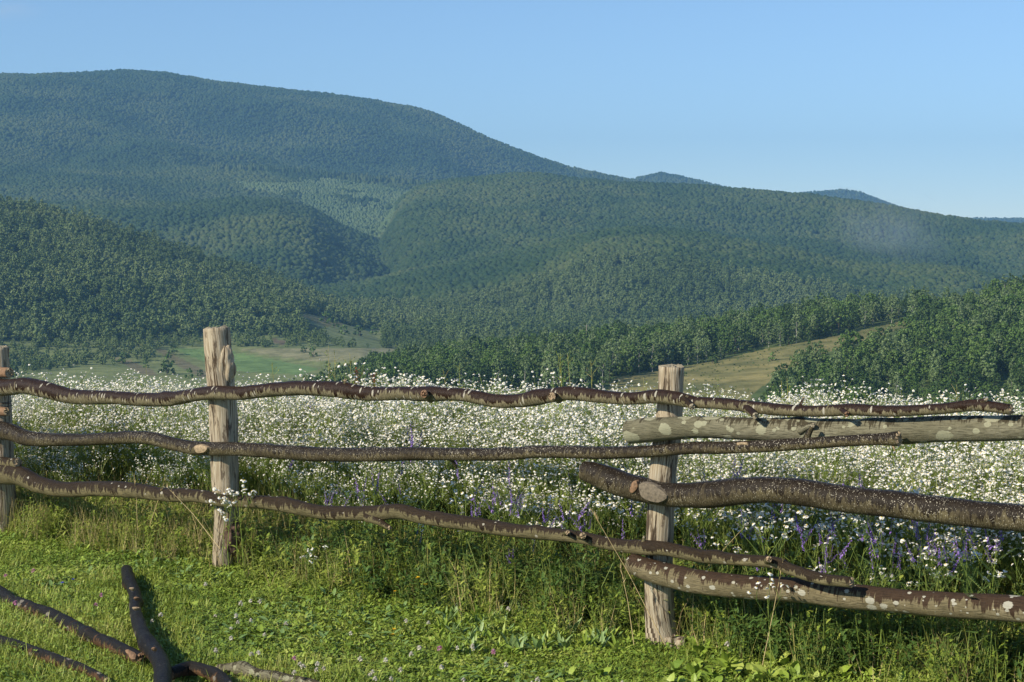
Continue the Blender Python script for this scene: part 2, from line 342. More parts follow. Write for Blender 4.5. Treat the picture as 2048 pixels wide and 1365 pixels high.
M['cream'] = leaf_mat('clover_white', [(0, (.55, .50, .42)), (1, (.82, .78, .72))], .6, .2)
M['yellow'] = leaf_mat('yellow_petals', [(0, (.75, .42, .02)), (1, (.85, .62, .04))], .5, .3)
M['blue'] = leaf_mat('blue_petals', [(0, (.05, .06, .5)), (1, (.1, .1, .7))], .5, .3)
M['rust'] = leaf_mat('dock_seeds', [(0, (.15, .035, .015)), (1, (.30, .08, .03))], .7, .2)
M['brownleaf'] = leaf_mat('brown_leaf', [(0, (.45, .2, .1)), (1, (.6, .3, .16))], .7, .2)
# crowns
M['crown_far'] = crown_mat('far_canopy', [(0, (.022, .047, .014)), (.45, (.040, .068, .020)), (.75, (.062, .088, .028)), (1, (.085, .105, .036))], .6, .0045, .10)
M['crown_young'] = crown_mat('young_canopy', [(0, (.075, .118, .045)), (.6, (.115, .158, .066)), (1, (.16, .195, .09))], .4, .01, .2)
M['crown_mid'] = crown_mat('slope_canopy', [(0, (.070, .112, .036)), (.5, (.13, .182, .062)), (1, (.20, .25, .105))], .5, .009, .25)
M['crown_dark'] = leaf_mat('dark_crown', [(0, (.026, .055, .014)), (.5, (.050, .092, .022)), (1, (.085, .13, .036))], .6, .15)
M['crown_green'] = leaf_mat('green_crown', [(0, (.050, .10, .02)), (.5, (.092, .16, .034)), (1, (.15, .22, .06))], .6, .15)
M['crown_pale'] = leaf_mat('pale_crown', [(0, (.080, .13, .04)), (.5, (.14, .20, .075)), (1, (.21, .27, .12))], .6, .15)
M['trunk'] = plain('tree_bark', (.10, .08, .06), .9, .1); M['birch'] = plain('birch_bark', (.42, .40, .36), .8, .2, .4, 2)
M['wood_pole'] = plain('pole_wood', (.30, .26, .21), .8, .2)

def ground_material():
    m, N, L, b = new_mat('meadow_soil'); g = N.new('ShaderNodeNewGeometry')
    n = noise(N, L, 3, 5, g.outputs['Position']); n2 = noise(N, L, 60, 4, g.outputs['Position'])
    r = ramp(N, [(.3, (.030, .045, .010)), (.55, (.055, .075, .016)), (.75, (.10, .085, .035))]); L.new(n.outputs[0], r.inputs[0])
    L.new(mix(N, L, math_n(N, L, 'MULTIPLY', n2.outputs[0], .6), r.outputs[0], (.02, .022, .009)), b.inputs['Base Color']); b.inputs['Roughness'].default_value = .95
    return m
def hill_material():
    m, N, L, b = new_mat('hill_cover'); g = N.new('ShaderNodeNewGeometry'); a = N.new('ShaderNodeVertexColor'); a.layer_name = 'Col'
    n = noise(N, L, .09, 8, g.outputs['Position'], .72); n2 = noise(N, L, .4, 4, g.outputs['Position'])
    c = mix(N, L, smooth_step(N, L, n.outputs[0], .3, .7), (.60, .64, .55), (1.32, 1.27, 1.22)); c = mix(N, L, .5, c, n2.outputs[1], 'OVERLAY') if False else c
    L.new(mix(N, L, 1.0, a.outputs[0], c, 'MULTIPLY'), b.inputs['Base Color']); b.inputs['Roughness'].default_value = .95; b.inputs['Specular IOR Level'].default_value = .1
    bp = N.new('ShaderNodeBump'); bp.inputs['Strength'].default_value = .6; bp.inputs['Distance'].default_value = .8; L.new(n2.outputs[0], bp.inputs['Height']); L.new(bp.outputs[0], b.inputs['Normal'])
    return m

# ------------------------------------------------------------------ the setting
# fields and clearings, outlined on the ground
OPEN = [  # (outline in photograph pixels of the ground, colour)
 ([(20,775),(35,752),(110,742),(190,729),(262,737),(300,725),(316,699),(400,694),(560,696),(700,696),(800,698),(770,718),(700,735),(640,768),(500,800),(100,800)], (.175,.205,.085)),
 ([(345,698),(410,696),(470,705),(640,738),(600,750),(450,742)], (.145,.225,.08)),
 ([(480,700),(560,697),(795,697),(765,716),(640,724),(540,712)], (.235,.23,.13)),
 ([(312,700),(328,700),(372,722),(430,752),(400,756),(360,735)], (.158,.146,.085)),
 ([(226,716),(262,722),(305,740),(318,752),(285,750),(250,730)], (.155,.142,.085)),
 ([(596,626),(640,632),(700,652),(770,662),(760,678),(690,677),(640,655),(600,640)], (.175,.205,.085)),
 ([(596,626),(645,634),(690,650),(660,655),(602,641)], (.18,.17,.075)),
 ([(765,644),(840,655),(838,662),(790,660)], (.12,.19,.07)),
 ([(543,676),(573,683),(569,691),(547,687)], (.14,.115,.078)),
]
CLEAR = [(1195,815),(1228,758),(1330,740),(1430,722),(1530,699),(1620,682),(1720,662),(1800,643),(1835,637),(1812,655),(1700,690),(1625,716),(1560,748),(1505,788),(1490,830)]
TRACK = [(1870,611),(1965,594),(1968,606),(1872,621)]
th_f = np.concatenate([np.radians(np.linspace(-48, -24.2, 60)), np.radians(np.arange(-24, 24.01, .07)), np.radians(np.linspace(24.2, 48, 60))])
r_f = np.concatenate([np.linspace(90, 400, 50), np.arange(410, 840, 5), np.arange(845, 1700, 8), np.arange(1710, 3600, 16), np.arange(3620, 5000, 25), np.linspace(5030, 9000, 70)])
TH, RR = np.meshgrid(th_f, r_f, indexing='ij'); X = (RR * np.sin(TH)).ravel(); Y = (RR * np.cos(TH)).ravel(); Z = terrain_z(X, Y)
V = np.c_[X, Y, Z]; px, py = project(V); rr = RR.ravel()
C = np.tile(np.array((.030, .050, .018)), (len(V), 1))
C[rr < 860] = (.085, .12, .042); C[(Z < -50) & (rr < 1300)] = (.15, .185, .078)
sel = (rr > 700) & (rr < 2000)
for poly, c in OPEN:
    k = sel & inside(poly, px, py); C[k] = c
bank = (rr > 430) & (rr < 800)
k = bank & inside(CLEAR, px, py); gn_ = fbm(X[k] / 14, Y[k] / 14, 4)[:, None]; C[k] = np.clip(np.array((.205, .192, .080)) * (1 + .5 * gn_) + np.array((.03, -.005, .0)) * gn_, .02, 1)
k = bank & inside(TRACK, px, py); C[k] = (.30, .26, .19)
hills = add_mesh('hills', grid_mesh('hills', V, len(th_f), len(r_f), hill_material(), C)); tag(hills, 'wooded hills and valley floor beyond the meadow', 'hills', None, 'structure')
th_g = np.concatenate([np.radians(np.linspace(-180, -30, 50)), np.radians(np.linspace(-29, 29, 160)), np.radians(np.linspace(30, 180, 50))]); r_g = np.concatenate([[.05], np.arange(.5, 20, .22), np.linspace(20.5, 90.5, 60)])
TH, RR = np.meshgrid(th_g, r_g, indexing='ij'); X = (RR * np.sin(TH)).ravel(); Y = (RR * np.cos(TH)).ravel()
ground = add_mesh('ground', grid_mesh('ground', np.c_[X, Y, ground_z(X, Y)], len(th_g), len(r_g), ground_material())); tag(ground, 'grassy hilltop ground under the fence and meadow', 'ground', None, 'structure')
def gz(x, y): return float(ground_z(x, y))

# ------------------------------------------------------------------ far forests
def canopy_mesh(name, seed, h, w, mat, taper=.0, k=2):
    rnd = np.random.default_rng(seed); bm = bmesh.new(); bmesh.ops.create_icosphere(bm, subdivisions=k, radius=1)
    off = rnd.random(3) * 50
    for v in bm.verts:
        p = np.array(v.co); a = fbm(p[0] * 1.7 + off[0] + p[2], p[1] * 1.7 + off[1] - p[2], 3)
        s = 1 + .62 * a; z = p[2]
        wide = (1 - taper * max(0, z) * .7) * (1 if z > -.3 else 1 - .35 * (-z - .3))
        v.co = (p[0] * s * w / 2 * wide, p[1] * s * w / 2 * wide, (z * s * .5 + .46) * h)
    me = bpy.data.meshes.new(name); bm.to_mesh(me); bm.free(); me.materials.append(mat); me.polygons.foreach_set('use_smooth', np.ones(len(me.polygons), bool)); return me
def tuft_tree(name, seed, h, w, mat, n=150, size=1.3, shape='round', base=.12):
    """crown of leaf sprays filling a volume: clumps of small faces turned mostly outwards"""
    rnd = random.Random(seed); mb = MB(); clumps = []
    nc = max(10, n // 14)
    for c in range(nc):
        t = rnd.random()
        if shape == 'round': t = t ** .85; prof = math.sin(math.pi * min(1, (.12 + .88 * t)) ** 1.25) ** .65
        elif shape == 'tall': prof = math.sin(math.pi * (.1 + .87 * t)) ** .75 * .8
        elif shape == 'cone': t = t ** 1.3; prof = (1 - t) * .95 + .05
        else: t = t ** .8; prof = math.sqrt(max(0, 1 - t * t))
        a = rnd.uniform(0, 2 * math.pi); q = math.sqrt(rnd.uniform(.25, 1)) * prof * w / 2 * rnd.uniform(.8, 1.12)
        clumps.append((q * math.cos(a), q * math.sin(a), h * (base + (1 - base) * t)))
    cs = size * (2.1 if shape != 'cone' else 1.7)
    mid = Vector((0, 0, h * .45))
    for i in range(n):
        c = Vector(clumps[i % nc]); o = Vector((rnd.gauss(0, 1), rnd.gauss(0, 1), rnd.gauss(0, .8)))
        o = o.normalized() * cs * rnd.uniform(.35, 1) * .5; p = c + o
        p.z = max(p.z, h * base * .6)
        nrm = (o.normalized() * .9 + (p - mid).normalized() * .6 + Vector((rnd.gauss(0, .45), rnd.gauss(0, .45), rnd.gauss(.25, .4)))).normalized()
        u = nrm.orthogonal().normalized(); u.rotate(Matrix.Rotation(rnd.uniform(0, 6.3), 3, nrm)); v = nrm.cross(u)
        s = size * rnd.uniform(.35, .75)
        pts = [p + u * s * math.cos(k * 6.283 / 5 + rnd.uniform(-.3, .3)) * rnd.uniform(.6, 1.1) + v * s * math.sin(k * 6.283 / 5) * rnd.uniform(.5, 1) for k in range(5)]
        mb.face(pts)
    return mb.mesh(name, [mat])
def trunk_mesh(name, seed, h, r, mat, w=3, top=.8, limbs=5):
    rnd = random.Random(seed); mb = MB(); n = 7
    pts = [Vector((rnd.gauss(0, .012 * h * i / n), rnd.gauss(0, .012 * h * i / n), h * top * i / n - .4)) for i in range(n + 1)]
    mb.tube(pts, [r * (1.35 if i == 0 else 1) * (1 - .8 * i / n) for i in range(n + 1)], 7)
    for k in range(limbs):
        i = rnd.randint(2, n - 1); a = rnd.uniform(0, 6.3); d = Vector((math.cos(a), math.sin(a), rnd.uniform(.5, 1.1))).normalized(); L = w * rnd.uniform(.25, .42)
        mb.tube([pts[i], pts[i] + d * L * .5, pts[i] + d * L + Vector((0, 0, L * .15))], [r * .4, r * .28, r * .1], 5)
    return mb.mesh(name, [mat], True)

def sample_band(r0, r1, spacing, th_max=R(22)):
    n = int(2 * th_max * (r1 * r1 - r0 * r0) / 2 / (spacing * spacing))
    th = RNG.uniform(-th_max, th_max, n); r = np.sqrt(RNG.uniform(r0 * r0, r1 * r1, n))
    x = r * np.sin(th); y = r * np.cos(th); z = terrain_z(x, y); return x, y, z, th, r
def seen_mask(th, r, z, slack):
    """keep what the ridges in front do not bury (from anywhere near the camera)"""
    nb = 900; tb = np.clip(((th + R(23)) / R(46) * nb).astype(int), 0, nb - 1)
    el = (z + slack - CAMH) / r
    edges = np.concatenate([np.arange(420, 1700, 12), np.arange(1700, 5200, 30)]); tc = (np.arange(nb) + .5) / nb * R(46) - R(23)
    A, B = np.meshgrid(tc, edges, indexing='ij'); e = (terrain_z(B * np.sin(A), B * np.cos(A)) + 5 - CAMH) / B
    run = np.maximum.accumulate(e, 1); j = np.clip(np.searchsorted(edges, r - 40) - 1, 0, len(edges) - 1)
    return el > run[tb, j] - .002
def open_at(px, py, polys):
    k = np.zeros(px.shape, bool)
    for p in polys: k |= inside(p, px, py)
    return k
far_kinds = [canopy_mesh('canopy', 20 + i, 5.6 + .5 * (i % 3), 5.6 + (i * 7 % 4) * .6, M['crown_far'], .0) for i in range(8)]
YOUNG = [(470,368),(560,362),(640,356),(760,372),(838,378),(800,408),(830,440),(860,490),(900,520),(840,520),(780,492),(700,462),(640,420),(560,392)]
YOUNG2 = [(1160,560),(1280,530),(1420,540),(1560,560),(1660,590),(1600,620),(1400,610),(1250,610),(1000,650),(900,650),(980,610)]
x, y, z, th, r = sample_band(3560, 4760, 5.2); k = seen_mask(th, r, z, 14); x, y, z, r = x[k], y[k], z[k], r[k]; n = len(x)
def up_rot(n): return np.c_[np.zeros(n), np.zeros(n), RNG.uniform(0, 6.283, n)]
def scl3(n, a, b): s = RNG.uniform(a, b, n); return np.c_[s, s, s * RNG.uniform(.85, 1.2, n)]
scatter('mountain_forest', np.c_[x, y, z + 1 + 2.5 * fbm(x / 40, y / 40, 3)], up_rot(n), scl3(n, .6, 1.25), RNG.integers(0, 8, n), far_kinds, 'dense dark forest covering the long high mountain', 'forest')
print('mountain', n)
x, y, z, th, r = sample_band(1700, 3560, 4.1); px, py = project(np.c_[x, y, z + 6]); k = seen_mask(th, r, z, 12)
wx = 26 * fbm(x / 60, y / 60, 3); wy = 12 * fbm(x / 60 + 9, y / 60, 3); px = px + wx; py = py + wy; yg = open_at(px, py, [YOUNG]) & (r > 2750) & (fbm(x / 45 + 5, y / 45, 3) > -.36) | open_at(px, py, [YOUNG2]) & (r < 2600) & (fbm(x / 40, y / 40, 3) > -.05)
k1 = k & ~yg; n = k1.sum()
scatter('ridge_forest', np.c_[x, y, z + 1 + 2.5 * fbm(x / 36, y / 36, 3)][k1], up_rot(n), scl3(n, .6, 1.25), RNG.integers(0, 8, n), far_kinds, 'dark leafy forest covering the rounded middle ridges', 'forest')
k2 = k & yg; n = k2.sum()
young_kinds = [canopy_mesh('young_canopy', 60 + i, 7, 5.5, M['crown_young'], .5) for i in range(5)]
scatter('young_forest', np.c_[x, y, z - .5][k2], up_rot(n), scl3(n, .6, 1.15) * np.array((1, 1, .9)), RNG.integers(0, 5, n), young_kinds, 'pale young woodland in the old felling and along the valley foot', 'forest')
print('ridges', k1.sum(), k2.sum())
for xk in ('knob', 'cone', 'last'):
    L = LAYERS[xk]; n = 9000; th = RNG.uniform(0, R(20), n); r = RNG.uniform(L.rc - 500, L.rc + 60, n); x = r * np.sin(th); y = r * np.cos(th); z = terrain_z(x, y)
    e = (z + 10 - CAMH) / r; k = e > .008 if xk != 'last' else e > .018
    LAYERS[xk].pts = np.c_[x, y, z - 1][k]
P = np.concatenate([LAYERS[q].pts for q in ('knob', 'cone', 'last')]); n = len(P)
scatter('summit_forest', P, up_rot(n), scl3(n, .9, 1.4), RNG.integers(0, 8, n), far_kinds, 'forest on the small summits showing behind the right-hand ridge', 'forest')
# the tall dark strip left standing above the old felling
n = 520; px_ = RNG.uniform(425, 872, n); th = np.arctan((px_ - CX) / FPX); r = RNG.uniform(3400, 3440, n); x, y = r * np.sin(th), r * np.cos(th); sc_ = RNG.uniform(.7, 1.05, n)
scatter('tree_strip_woods', np.c_[x, y, terrain_z(x, y)], up_rot(n), np.c_[sc_, sc_, sc_ * RNG.uniform(1.9, 3.3, n)], RNG.integers(0, 8, n), far_kinds, 'tall dark strip of trees above the pale felling on the mountain', 'woods')
# the slope on the left, nearer: crowns of leaf sprays
mid_kinds = [tuft_tree('slope_tree', 80 + i, 8.5 + (i % 4), 5.6 + (i * 3 % 4) * .8, M['crown_mid'], 340, .95, ('round', 'round', 'tall', 'bush')[i % 4]) for i in range(8)]
x, y, z, th, r = sample_band(880, 1720, 5.7, R(21)); px, py = project(np.c_[x, y, z])
hp_ = 6.5 / r * FPX; OP = [p for p, _ in OPEN]; k = seen_mask(th, r, z, 12) & ~open_at(px, py, OP) & ~open_at(px, py - hp_ * .45, OP) & ~open_at(px, py - hp_ * .85, OP) & ((th < R(4)) | (r > 1200))
n = k.sum()
lowscale = np.where((z[k] < -50) & (r[k] < 1200), .62, 1)[:, None]
scatter('slope_forest', np.c_[x, y, z - .6][k], up_rot(n), scl3(n, .55, 1.15) * lowscale, RNG.integers(0, 8, n), mid_kinds, 'mixed green forest on the nearer slope behind the left posts', 'forest')
print('slope', n)

# ------------------------------------------------------------------ trees on the near bank: each one a thing
KIND = {}
def kind_set(key, mats, n, specs):
    KIND[key] = []
    for i in range(n):
        h, w, sh, cm, tm, cnt, sz, base = specs(i)
        KIND[key].append((tuft_tree(key + '_crown', 200 + 13 * i + len(key), h, w, cm, cnt, sz, sh, base), trunk_mesh(key + '_trunk', 300 + i, h, .16, tm, w, .72, 4), h))
kind_set('leafy_tree', None, 4, lambda i: (10 + i * .8, 7.5 + (i % 2) * 1.2, 'round', M['crown_dark'] if i < 2 else M['crown_green'], M['trunk'], 1300, .54, .10))
kind_set('pale_tree', None, 3, lambda i: (11 + i * .8, 5.2 + .4 * i, 'tall', M['crown_pale'], M['birch'], 900, .48, .14))
kind_set('conifer_tree', None, 2, lambda i: (10.5 + i, 5.2, 'cone', M['crown_dark'], M['trunk'], 900, .52, .05))
kind_set('low_bush', None, 2, lambda i: (4.2, 5.4, 'bush', M['crown_green'] if i else M['crown_dark'], M['trunk'], 220, .7, .02))
x, y, z, th, r = sample_band(430, 800, 4.9, R(20.5)); px, py = project(np.c_[x, y, z])
clear_low = [(a, b) for a, b in CLEAR]
hpx = 9.0 / r * FPX
hpx = np.where((r < 560) & (px > 1400), hpx * .62, hpx)
k = ~(inside(CLEAR, px, py) | inside(CLEAR, px, py - hpx * .9) | inside(CLEAR, px, py - hpx * .65) | inside(CLEAR, px, py - hpx * .4) | inside(CLEAR, px, py - hpx * .2) | inside(TRACK, px, py) | inside(TRACK, px, py - hpx * .5))
k &= (r > np.interp(th, [-.2, 0, .1, .14, .3], [640, 560, 525, 440, 430]))
k &= (z > -57)
x, y, z, th, r, px, py = (q[k] for q in (x, y, z, th, r, px, py))
vis = seen_mask(th, r, z, 9); x, y, z, th, r, px, py = (q[vis] for q in (x, y, z, th, r, px, py))
order = np.argsort(r)
def front_tree(px_, py_): return px_ > 1480 and py_ > 800 - (px_ - 1480) * .31
def pale_zone(x_, y_): return fbm(x_ / 55, y_ / 55, 2)
kept = []
rest = []
for i in order:
    inside_frame = -25 < px[i] < 2075
    # a tree wholly behind nearer ones shows little: greedy skyline test in pixel columns
    kept.append(i) if inside_frame else rest.append(i)
cover = {}
tree_pick = []
for i in kept:
    top = py[i] - 10.0 / r[i] * FPX; c0 = int((px[i] - 16) // 8); c1 = int((px[i] + 16) // 8)
    shows = max(cover.get(c, 2000) - top for c in range(c0, c1 + 1)) 
    if top > 800: continue
    tree_pick.append((shows, i)) if shows > 5 else rest.append(i)
    for c in range(c0, c1 + 1): cover[c] = min(cover.get(c, 2000), top)
tree_pick.sort(key=lambda t: -t[0]); print('bank trees showing', len(tree_pick), 'rest', len(rest))
named = [i for _, i in tree_pick[:300]]; rest += [i for _, i in tree_pick[300:]]
def tree_kind(i):
    rnd = random.Random(int(i) * 7 + 3); v = pale_zone(x[i], y[i]) + rnd.gauss(0, .16)
    dark_belt = px[i] > 1480 and py[i] > 770 - (px[i] - 1480) * .30
    if dark_belt: return 'leafy_tree' if rnd.random() < .7 else ('conifer_tree' if rnd.random() < .5 else 'pale_tree')
    if v > -.02: return 'pale_tree'
    return 'conifer_tree' if rnd.random() < .28 else 'leafy_tree'
WHERE = lambda i: ('in the dark belt below the grassy clearing' if px[i] > 1480 and py[i] > 770 - (px[i] - 1480) * .30 else
                   'on the wooded ridge beyond the right post and clearing' if px[i] > 1330 else
                   'on the ridge around the utility pole' if px[i] > 960 else 'at the low end of the ridge beside the valley fields')
LOOK = {'leafy_tree': 'dark bushy leafy tree', 'pale_tree': 'slender pale green birch-like tree', 'conifer_tree': 'pointed dark conifer'}
for i in named:
    kd = tree_kind(i); rnd = random.Random(int(i)); cr, tr, h = KIND[kd][rnd.randrange(len(KIND[kd]))]
    t = empty(kd, (x[i], y[i], z[i] - .2)); t.rotation_euler.z = rnd.uniform(0, 6.28); s = rnd.uniform(.62, 1.2) * (.62 if r[i] < 560 and px[i] > 1400 else 1); t.scale = (s * rnd.uniform(.9, 1.15), s * rnd.uniform(.9, 1.15), s)
    add_mesh('crown', cr, t); add_mesh('trunk', tr, t)
    tag(t, LOOK[kd] + ' ' + WHERE(i), 'tree', LOOK[kd] + 's ' + WHERE(i))
rest = np.array(rest); n = len(rest); allk = [c for kd in ('leafy_tree', 'pale_tree', 'conifer_tree') for c, _, _ in KIND[kd]]
scatter('bank_woods', np.c_[x, y, z - .2][rest], up_rot(n), scl3(n, .62, 1.05), RNG.integers(0, len(allk), n), allk, 'farther and half-hidden trees filling the near wooded bank', 'woods')
# lone bushes in the valley and on the clearing
BUSHES = [(346,703,800,.9),(337,724,780,1.1),(334,744,760,1.5),(378,751,760,.8),(400,746,770,.7),(627,708,900,.8),(608,700,900,.7),(650,640,1250,1.2),(668,650,1250,1.0),(690,664,1200,1.0),(720,667,1200,1.2),(745,663,1220,.9),(780,668,1200,1.0),
          (700,640,1280,.9),(250,722,850,1.2),(290,730,850,.7),(1425,722,690,.9),(1545,716,660,.9),(1370,748,640,.5),(1640,690,700,.7),(1500,700,690,.6),(1330,742,640,.5)]
def ground_hit(px_, py_, r0=430, r1=1600):
    d = ray(px_, py_); d = d / math.hypot(d[0], d[1]); rs = np.arange(r0, r1, 1.5); zz = CAMH + rs * d[2]; tz = terrain_z(rs * d[0], rs * d[1])
    j = np.argmax(tz >= zz) if (tz >= zz).any() else len(rs) - 1
    return np.array((rs[j] * d[0], rs[j] * d[1], tz[j]))
for j, (bx, by, _, s) in enumerate(BUSHES):
    p = ground_hit(bx, by + 6); cr, tr, h = KIND['low_bush'][j % 2]; t = empty('low_bush', tuple(p)); s = s * math.hypot(p[0], p[1]) / 800; t.scale = (s, s, s * (1.3 if j in (0, 3, 5) else 1)); t.rotation_euler.z = j * 1.7
    add_mesh('crown', cr, t); add_mesh('trunk', tr, t)
    wh = 'on the grassy clearing of the near ridge' if bx > 1200 else 'on the upper valley fields under the forest slope' if bx > 640 else 'beside the pale valley strip right of the tall post' if bx > 600 else 'by the ploughed strips left of the tall post' if bx > 300 else 'at the valley edge between the two left posts'
    tag(t, ('dark' if j % 2 == 0 else 'green') + ' lone bush ' + wh, 'bush', 'lone bushes ' + wh)
n = 4000; th = RNG.uniform(0, R(17), n); r = RNG.uniform(440, 800, n); x_, y_ = r * np.sin(th), r * np.cos(th); z_ = terrain_z(x_, y_); px_s, py_s = project(np.c_[x_, y_, z_])
k = inside(CLEAR, px_s, py_s) & (fbm(x_ / 25, y_ / 25, 3) > -.05); n = int(k.sum()); sc_ = (RNG.uniform(.06, .17, n) ** 1.0)[:, None] * np.ones(3)
scatter('clearing_scrub', np.c_[x_, y_, z_ - .05][k], up_rot(n), sc_ * np.array((1, 1, .8)), RNG.integers(0, 2, n), [KIND['low_bush'][q][0] for q in (0, 1)], 'low scrub and tussocks dotted over the grassy clearing', 'scrub')
pole_p = ground_hit(1173, 716); up = empty('utility_pole', tuple(pole_p)); hp = 66 / FPX * math.hypot(pole_p[0], pole_p[1])
mb = MB(); mb.tube([(0, 0, -.5), (0, 0, hp * .5), (0, 0, hp)], [.22, .19, .15], 8); mb.build('pole', [M['wood_pole']], up)
mb = MB(); mb.tube([(-.9, 0, hp - .5), (.9, 0, hp - .5)], [.08, .08], 6); mb.build('crossarm', [M['wood_pole']], up)
tag(up, 'slim pale utility pole rising from trees on the ridge', 'utility pole')

# ------------------------------------------------------------------ fence
def catmull(P, step):
    P = np.asarray(P, float); out = []
    Q = np.vstack([2 * P[0] - P[1], P, 2 * P[-1] - P[-2]])
    for i in range(1, len(Q) - 2):
        n = max(2, int(np.linalg.norm(Q[i + 1][:3] - Q[i][:3]) / step))
        for t in np.arange(n) / n:
            a, b, c, d = Q[i - 1], Q[i], Q[i + 1], Q[i + 2]
            out.append(.5 * ((2 * b) + (c - a) * t + (2 * a - 5 * b + 4 * c - d) * t * t + (3 * b - a - 3 * c + d) * t ** 3))
    out.append(P[-1]); return np.array(out)
def log_obj(name, path, mats, seed, parent=None, k=22, rough=.07, knots=(), step=.014, vertical=False, tilt=(0, 0), ribs=0.0):
    """path rows: x y z radius. Mesh tube with irregular section, knots and sawn ends; UV in metres"""
    P = catmull(path, step); n = len(P); seg = np.r_[0, np.cumsum(np.linalg.norm(np.diff(P[:, :3], axis=0), axis=1))]
    T = np.gradient(P[:, :3], axis=0); T /= np.linalg.norm(T, axis=1)[:, None]
    ref = np.array((0, -1., 0)) if vertical else np.array((0, 0, 1.))
    A = ref - (T @ ref)[:, None] * T; A /= np.linalg.norm(A, axis=1)[:, None]; B = np.cross(T, A)
    an = np.linspace(0, 2 * math.pi, k + 1)[:-1] + math.pi            # seam below / behind
    rs = np.random.default_rng(seed); o = rs.random(4) * 40
    U, AN = np.meshgrid(seg, an, indexing='ij'); ca, sa = np.cos(AN), np.sin(AN)
    rad = P[:, 3][:, None] * (1 + rough * 1.3 * fbm(U * 3.5 + o[0] + ca * .6, sa * .9 + o[1], 3) + rough * .8 * fbm(U * 16 + o[2] + ca, sa * 1.4 + o[3], 3))
    if ribs: rad = rad * (1 + ribs * fbm(AN * 3.2 + o[1], U * .8 + o[0], 3) )
    for ku, ka, kr, kh in knots:                                      # position along (m or fraction), angle, size, height
        u0 = ku * seg[-1] if ku <= 1 else ku
        dd = ((U - u0) / kr) ** 2 + ((((AN - ka + math.pi) % (2 * math.pi)) - math.pi) * P[:, 3][:, None] / kr) ** 2
        rad = rad + kh * np.exp(-dd * 1.2)
    V = P[:, None, :3] + (A[:, None, :] * ca[..., None] + B[:, None, :] * sa[..., None]) * rad[..., None]
    V = V.reshape(-1, 3); F = []; UV = []; RD = []; MI = []
    for i in range(n - 1):
        for j in range(k):
            j2 = (j + 1) % k; F.append((i * k + j, i * k + j2, (i + 1) * k + j2, (i + 1) * k + j)); MI.append(0)
            r0 = P[i, 3]; w0, w1 = j / k * 6.283 * r0, (j + 1) / k * 6.283 * r0
            UV += [(seg[i] + o[0], w0), (seg[i] + o[0], w1), (seg[i + 1] + o[0], w1), (seg[i + 1] + o[0], w0)]
            c0, c1 = math.cos(an[j]), math.cos(an[j2]); RD += [(c0, 0), (c1, 0), (c1, 0), (c0, 0)]
    verts = [tuple(v) for v in V]
    for end in (0, n - 1):                                            # sawn faces, ring by ring, a little uneven
        c = P[end, :3]; t = T[end] * (-1 if end == 0 else 1); prev = [end * k + j for j in range(k)]
        for q in (.75, .4):
            ring = []
            for j in range(k):
                p = c + (V[end * k + j] - c) * q + t * (.004 * rs.normal() + .003); ring.append(len(verts)); verts.append(tuple(p))
            for j in range(k):
                j2 = (j + 1) % k; f = (prev[j], prev[j2], ring[j2], ring[j]); F.append(f if end else f[::-1]); MI.append(1); UV += [(0, 0)] * 4; RD += [(0, 0)] * 4
            prev = ring
        F.append(tuple(prev) if end else tuple(prev[::-1])); MI.append(1); UV += [(0, 0)] * k; RD += [(0, 0)] * k
    me = bpy.data.meshes.new(name); me.from_pydata(verts, [], F); me.update()
    for m in mats: me.materials.append(m)
    me.polygons.foreach_set('material_index', np.array(MI, np.int32)); me.polygons.foreach_set('use_smooth', np.array([m == 0 for m in MI]))
    for nm, dat in (('UVMap', UV), ('round', RD)):
        l = me.uv_layers.new(name=nm); l.data.foreach_set('uv', np.array(dat, np.float32).ravel())
    return add_mesh(name, me, parent)
def fence_path(pts):
    """rows: pixel x, pixel y, radius in pixels, metres behind the post line"""
    out = []
    for px_, py_, rp, off in pts:
        p = on_fence(px_, py_, off); out.append((*p, rp * p[1] / FPX))
    return out
def stub(parent, px0, py0, px1, py1, r0, r1, off0, off1, mats, seed, name='branch_stub'):
    a = on_fence(px0, py0, off0); b = on_fence(px1, py1, off1); r0 *= a[1] / FPX; r1 *= b[1] / FPX
    m = (a + b) / 2 + np.array((0, 0, .002)); return log_obj(name, [(*a, r0 * 1.25), (*m, (r0 + r1) / 2), (*b, r1)], mats, seed, parent, 12, .06, step=.008)
def scar(parent, px_, py_, off, rx, ry, tilt, mat):
    """axe-cut face lying on the front of a rail: a slightly domed oval slab facing along the normal of the fence"""
    c = on_fence(px_, py_, off); s = c[1] / FPX; u = Vector((FT[0], FT[1], 0)); w = Vector((0, 0, 1)); nn = Vector((-FN[0], -FN[1], 0)); mb = MB(); k = 20
    rings = []
    for q, h in ((1.0, -.014), (.92, .003), (.5, .006), (.15, .007)):
        row = []
        for j in range(k):
            a = 2 * math.pi * j / k; e = 1 + .07 * math.sin(3 * a + 1) + .04 * math.sin(5 * a)
            du = rx * s * math.cos(a) * q * e; dv = ry * s * math.sin(a) * q * e; ct, st = math.cos(tilt), math.sin(tilt)
            row.append(Vector(c) + u * (du * ct - dv * st) + w * (du * st + dv * ct) + nn * h)
        rings.append(row)
    for a, b in zip(rings[:-1], rings[1:]):
        for j in range(k): mb.face([a[j], a[(j + 1) % k], b[(j + 1) % k], b[j]])
    mb.face(rings[-1]); return mb.build('cut_face', [mat], parent)
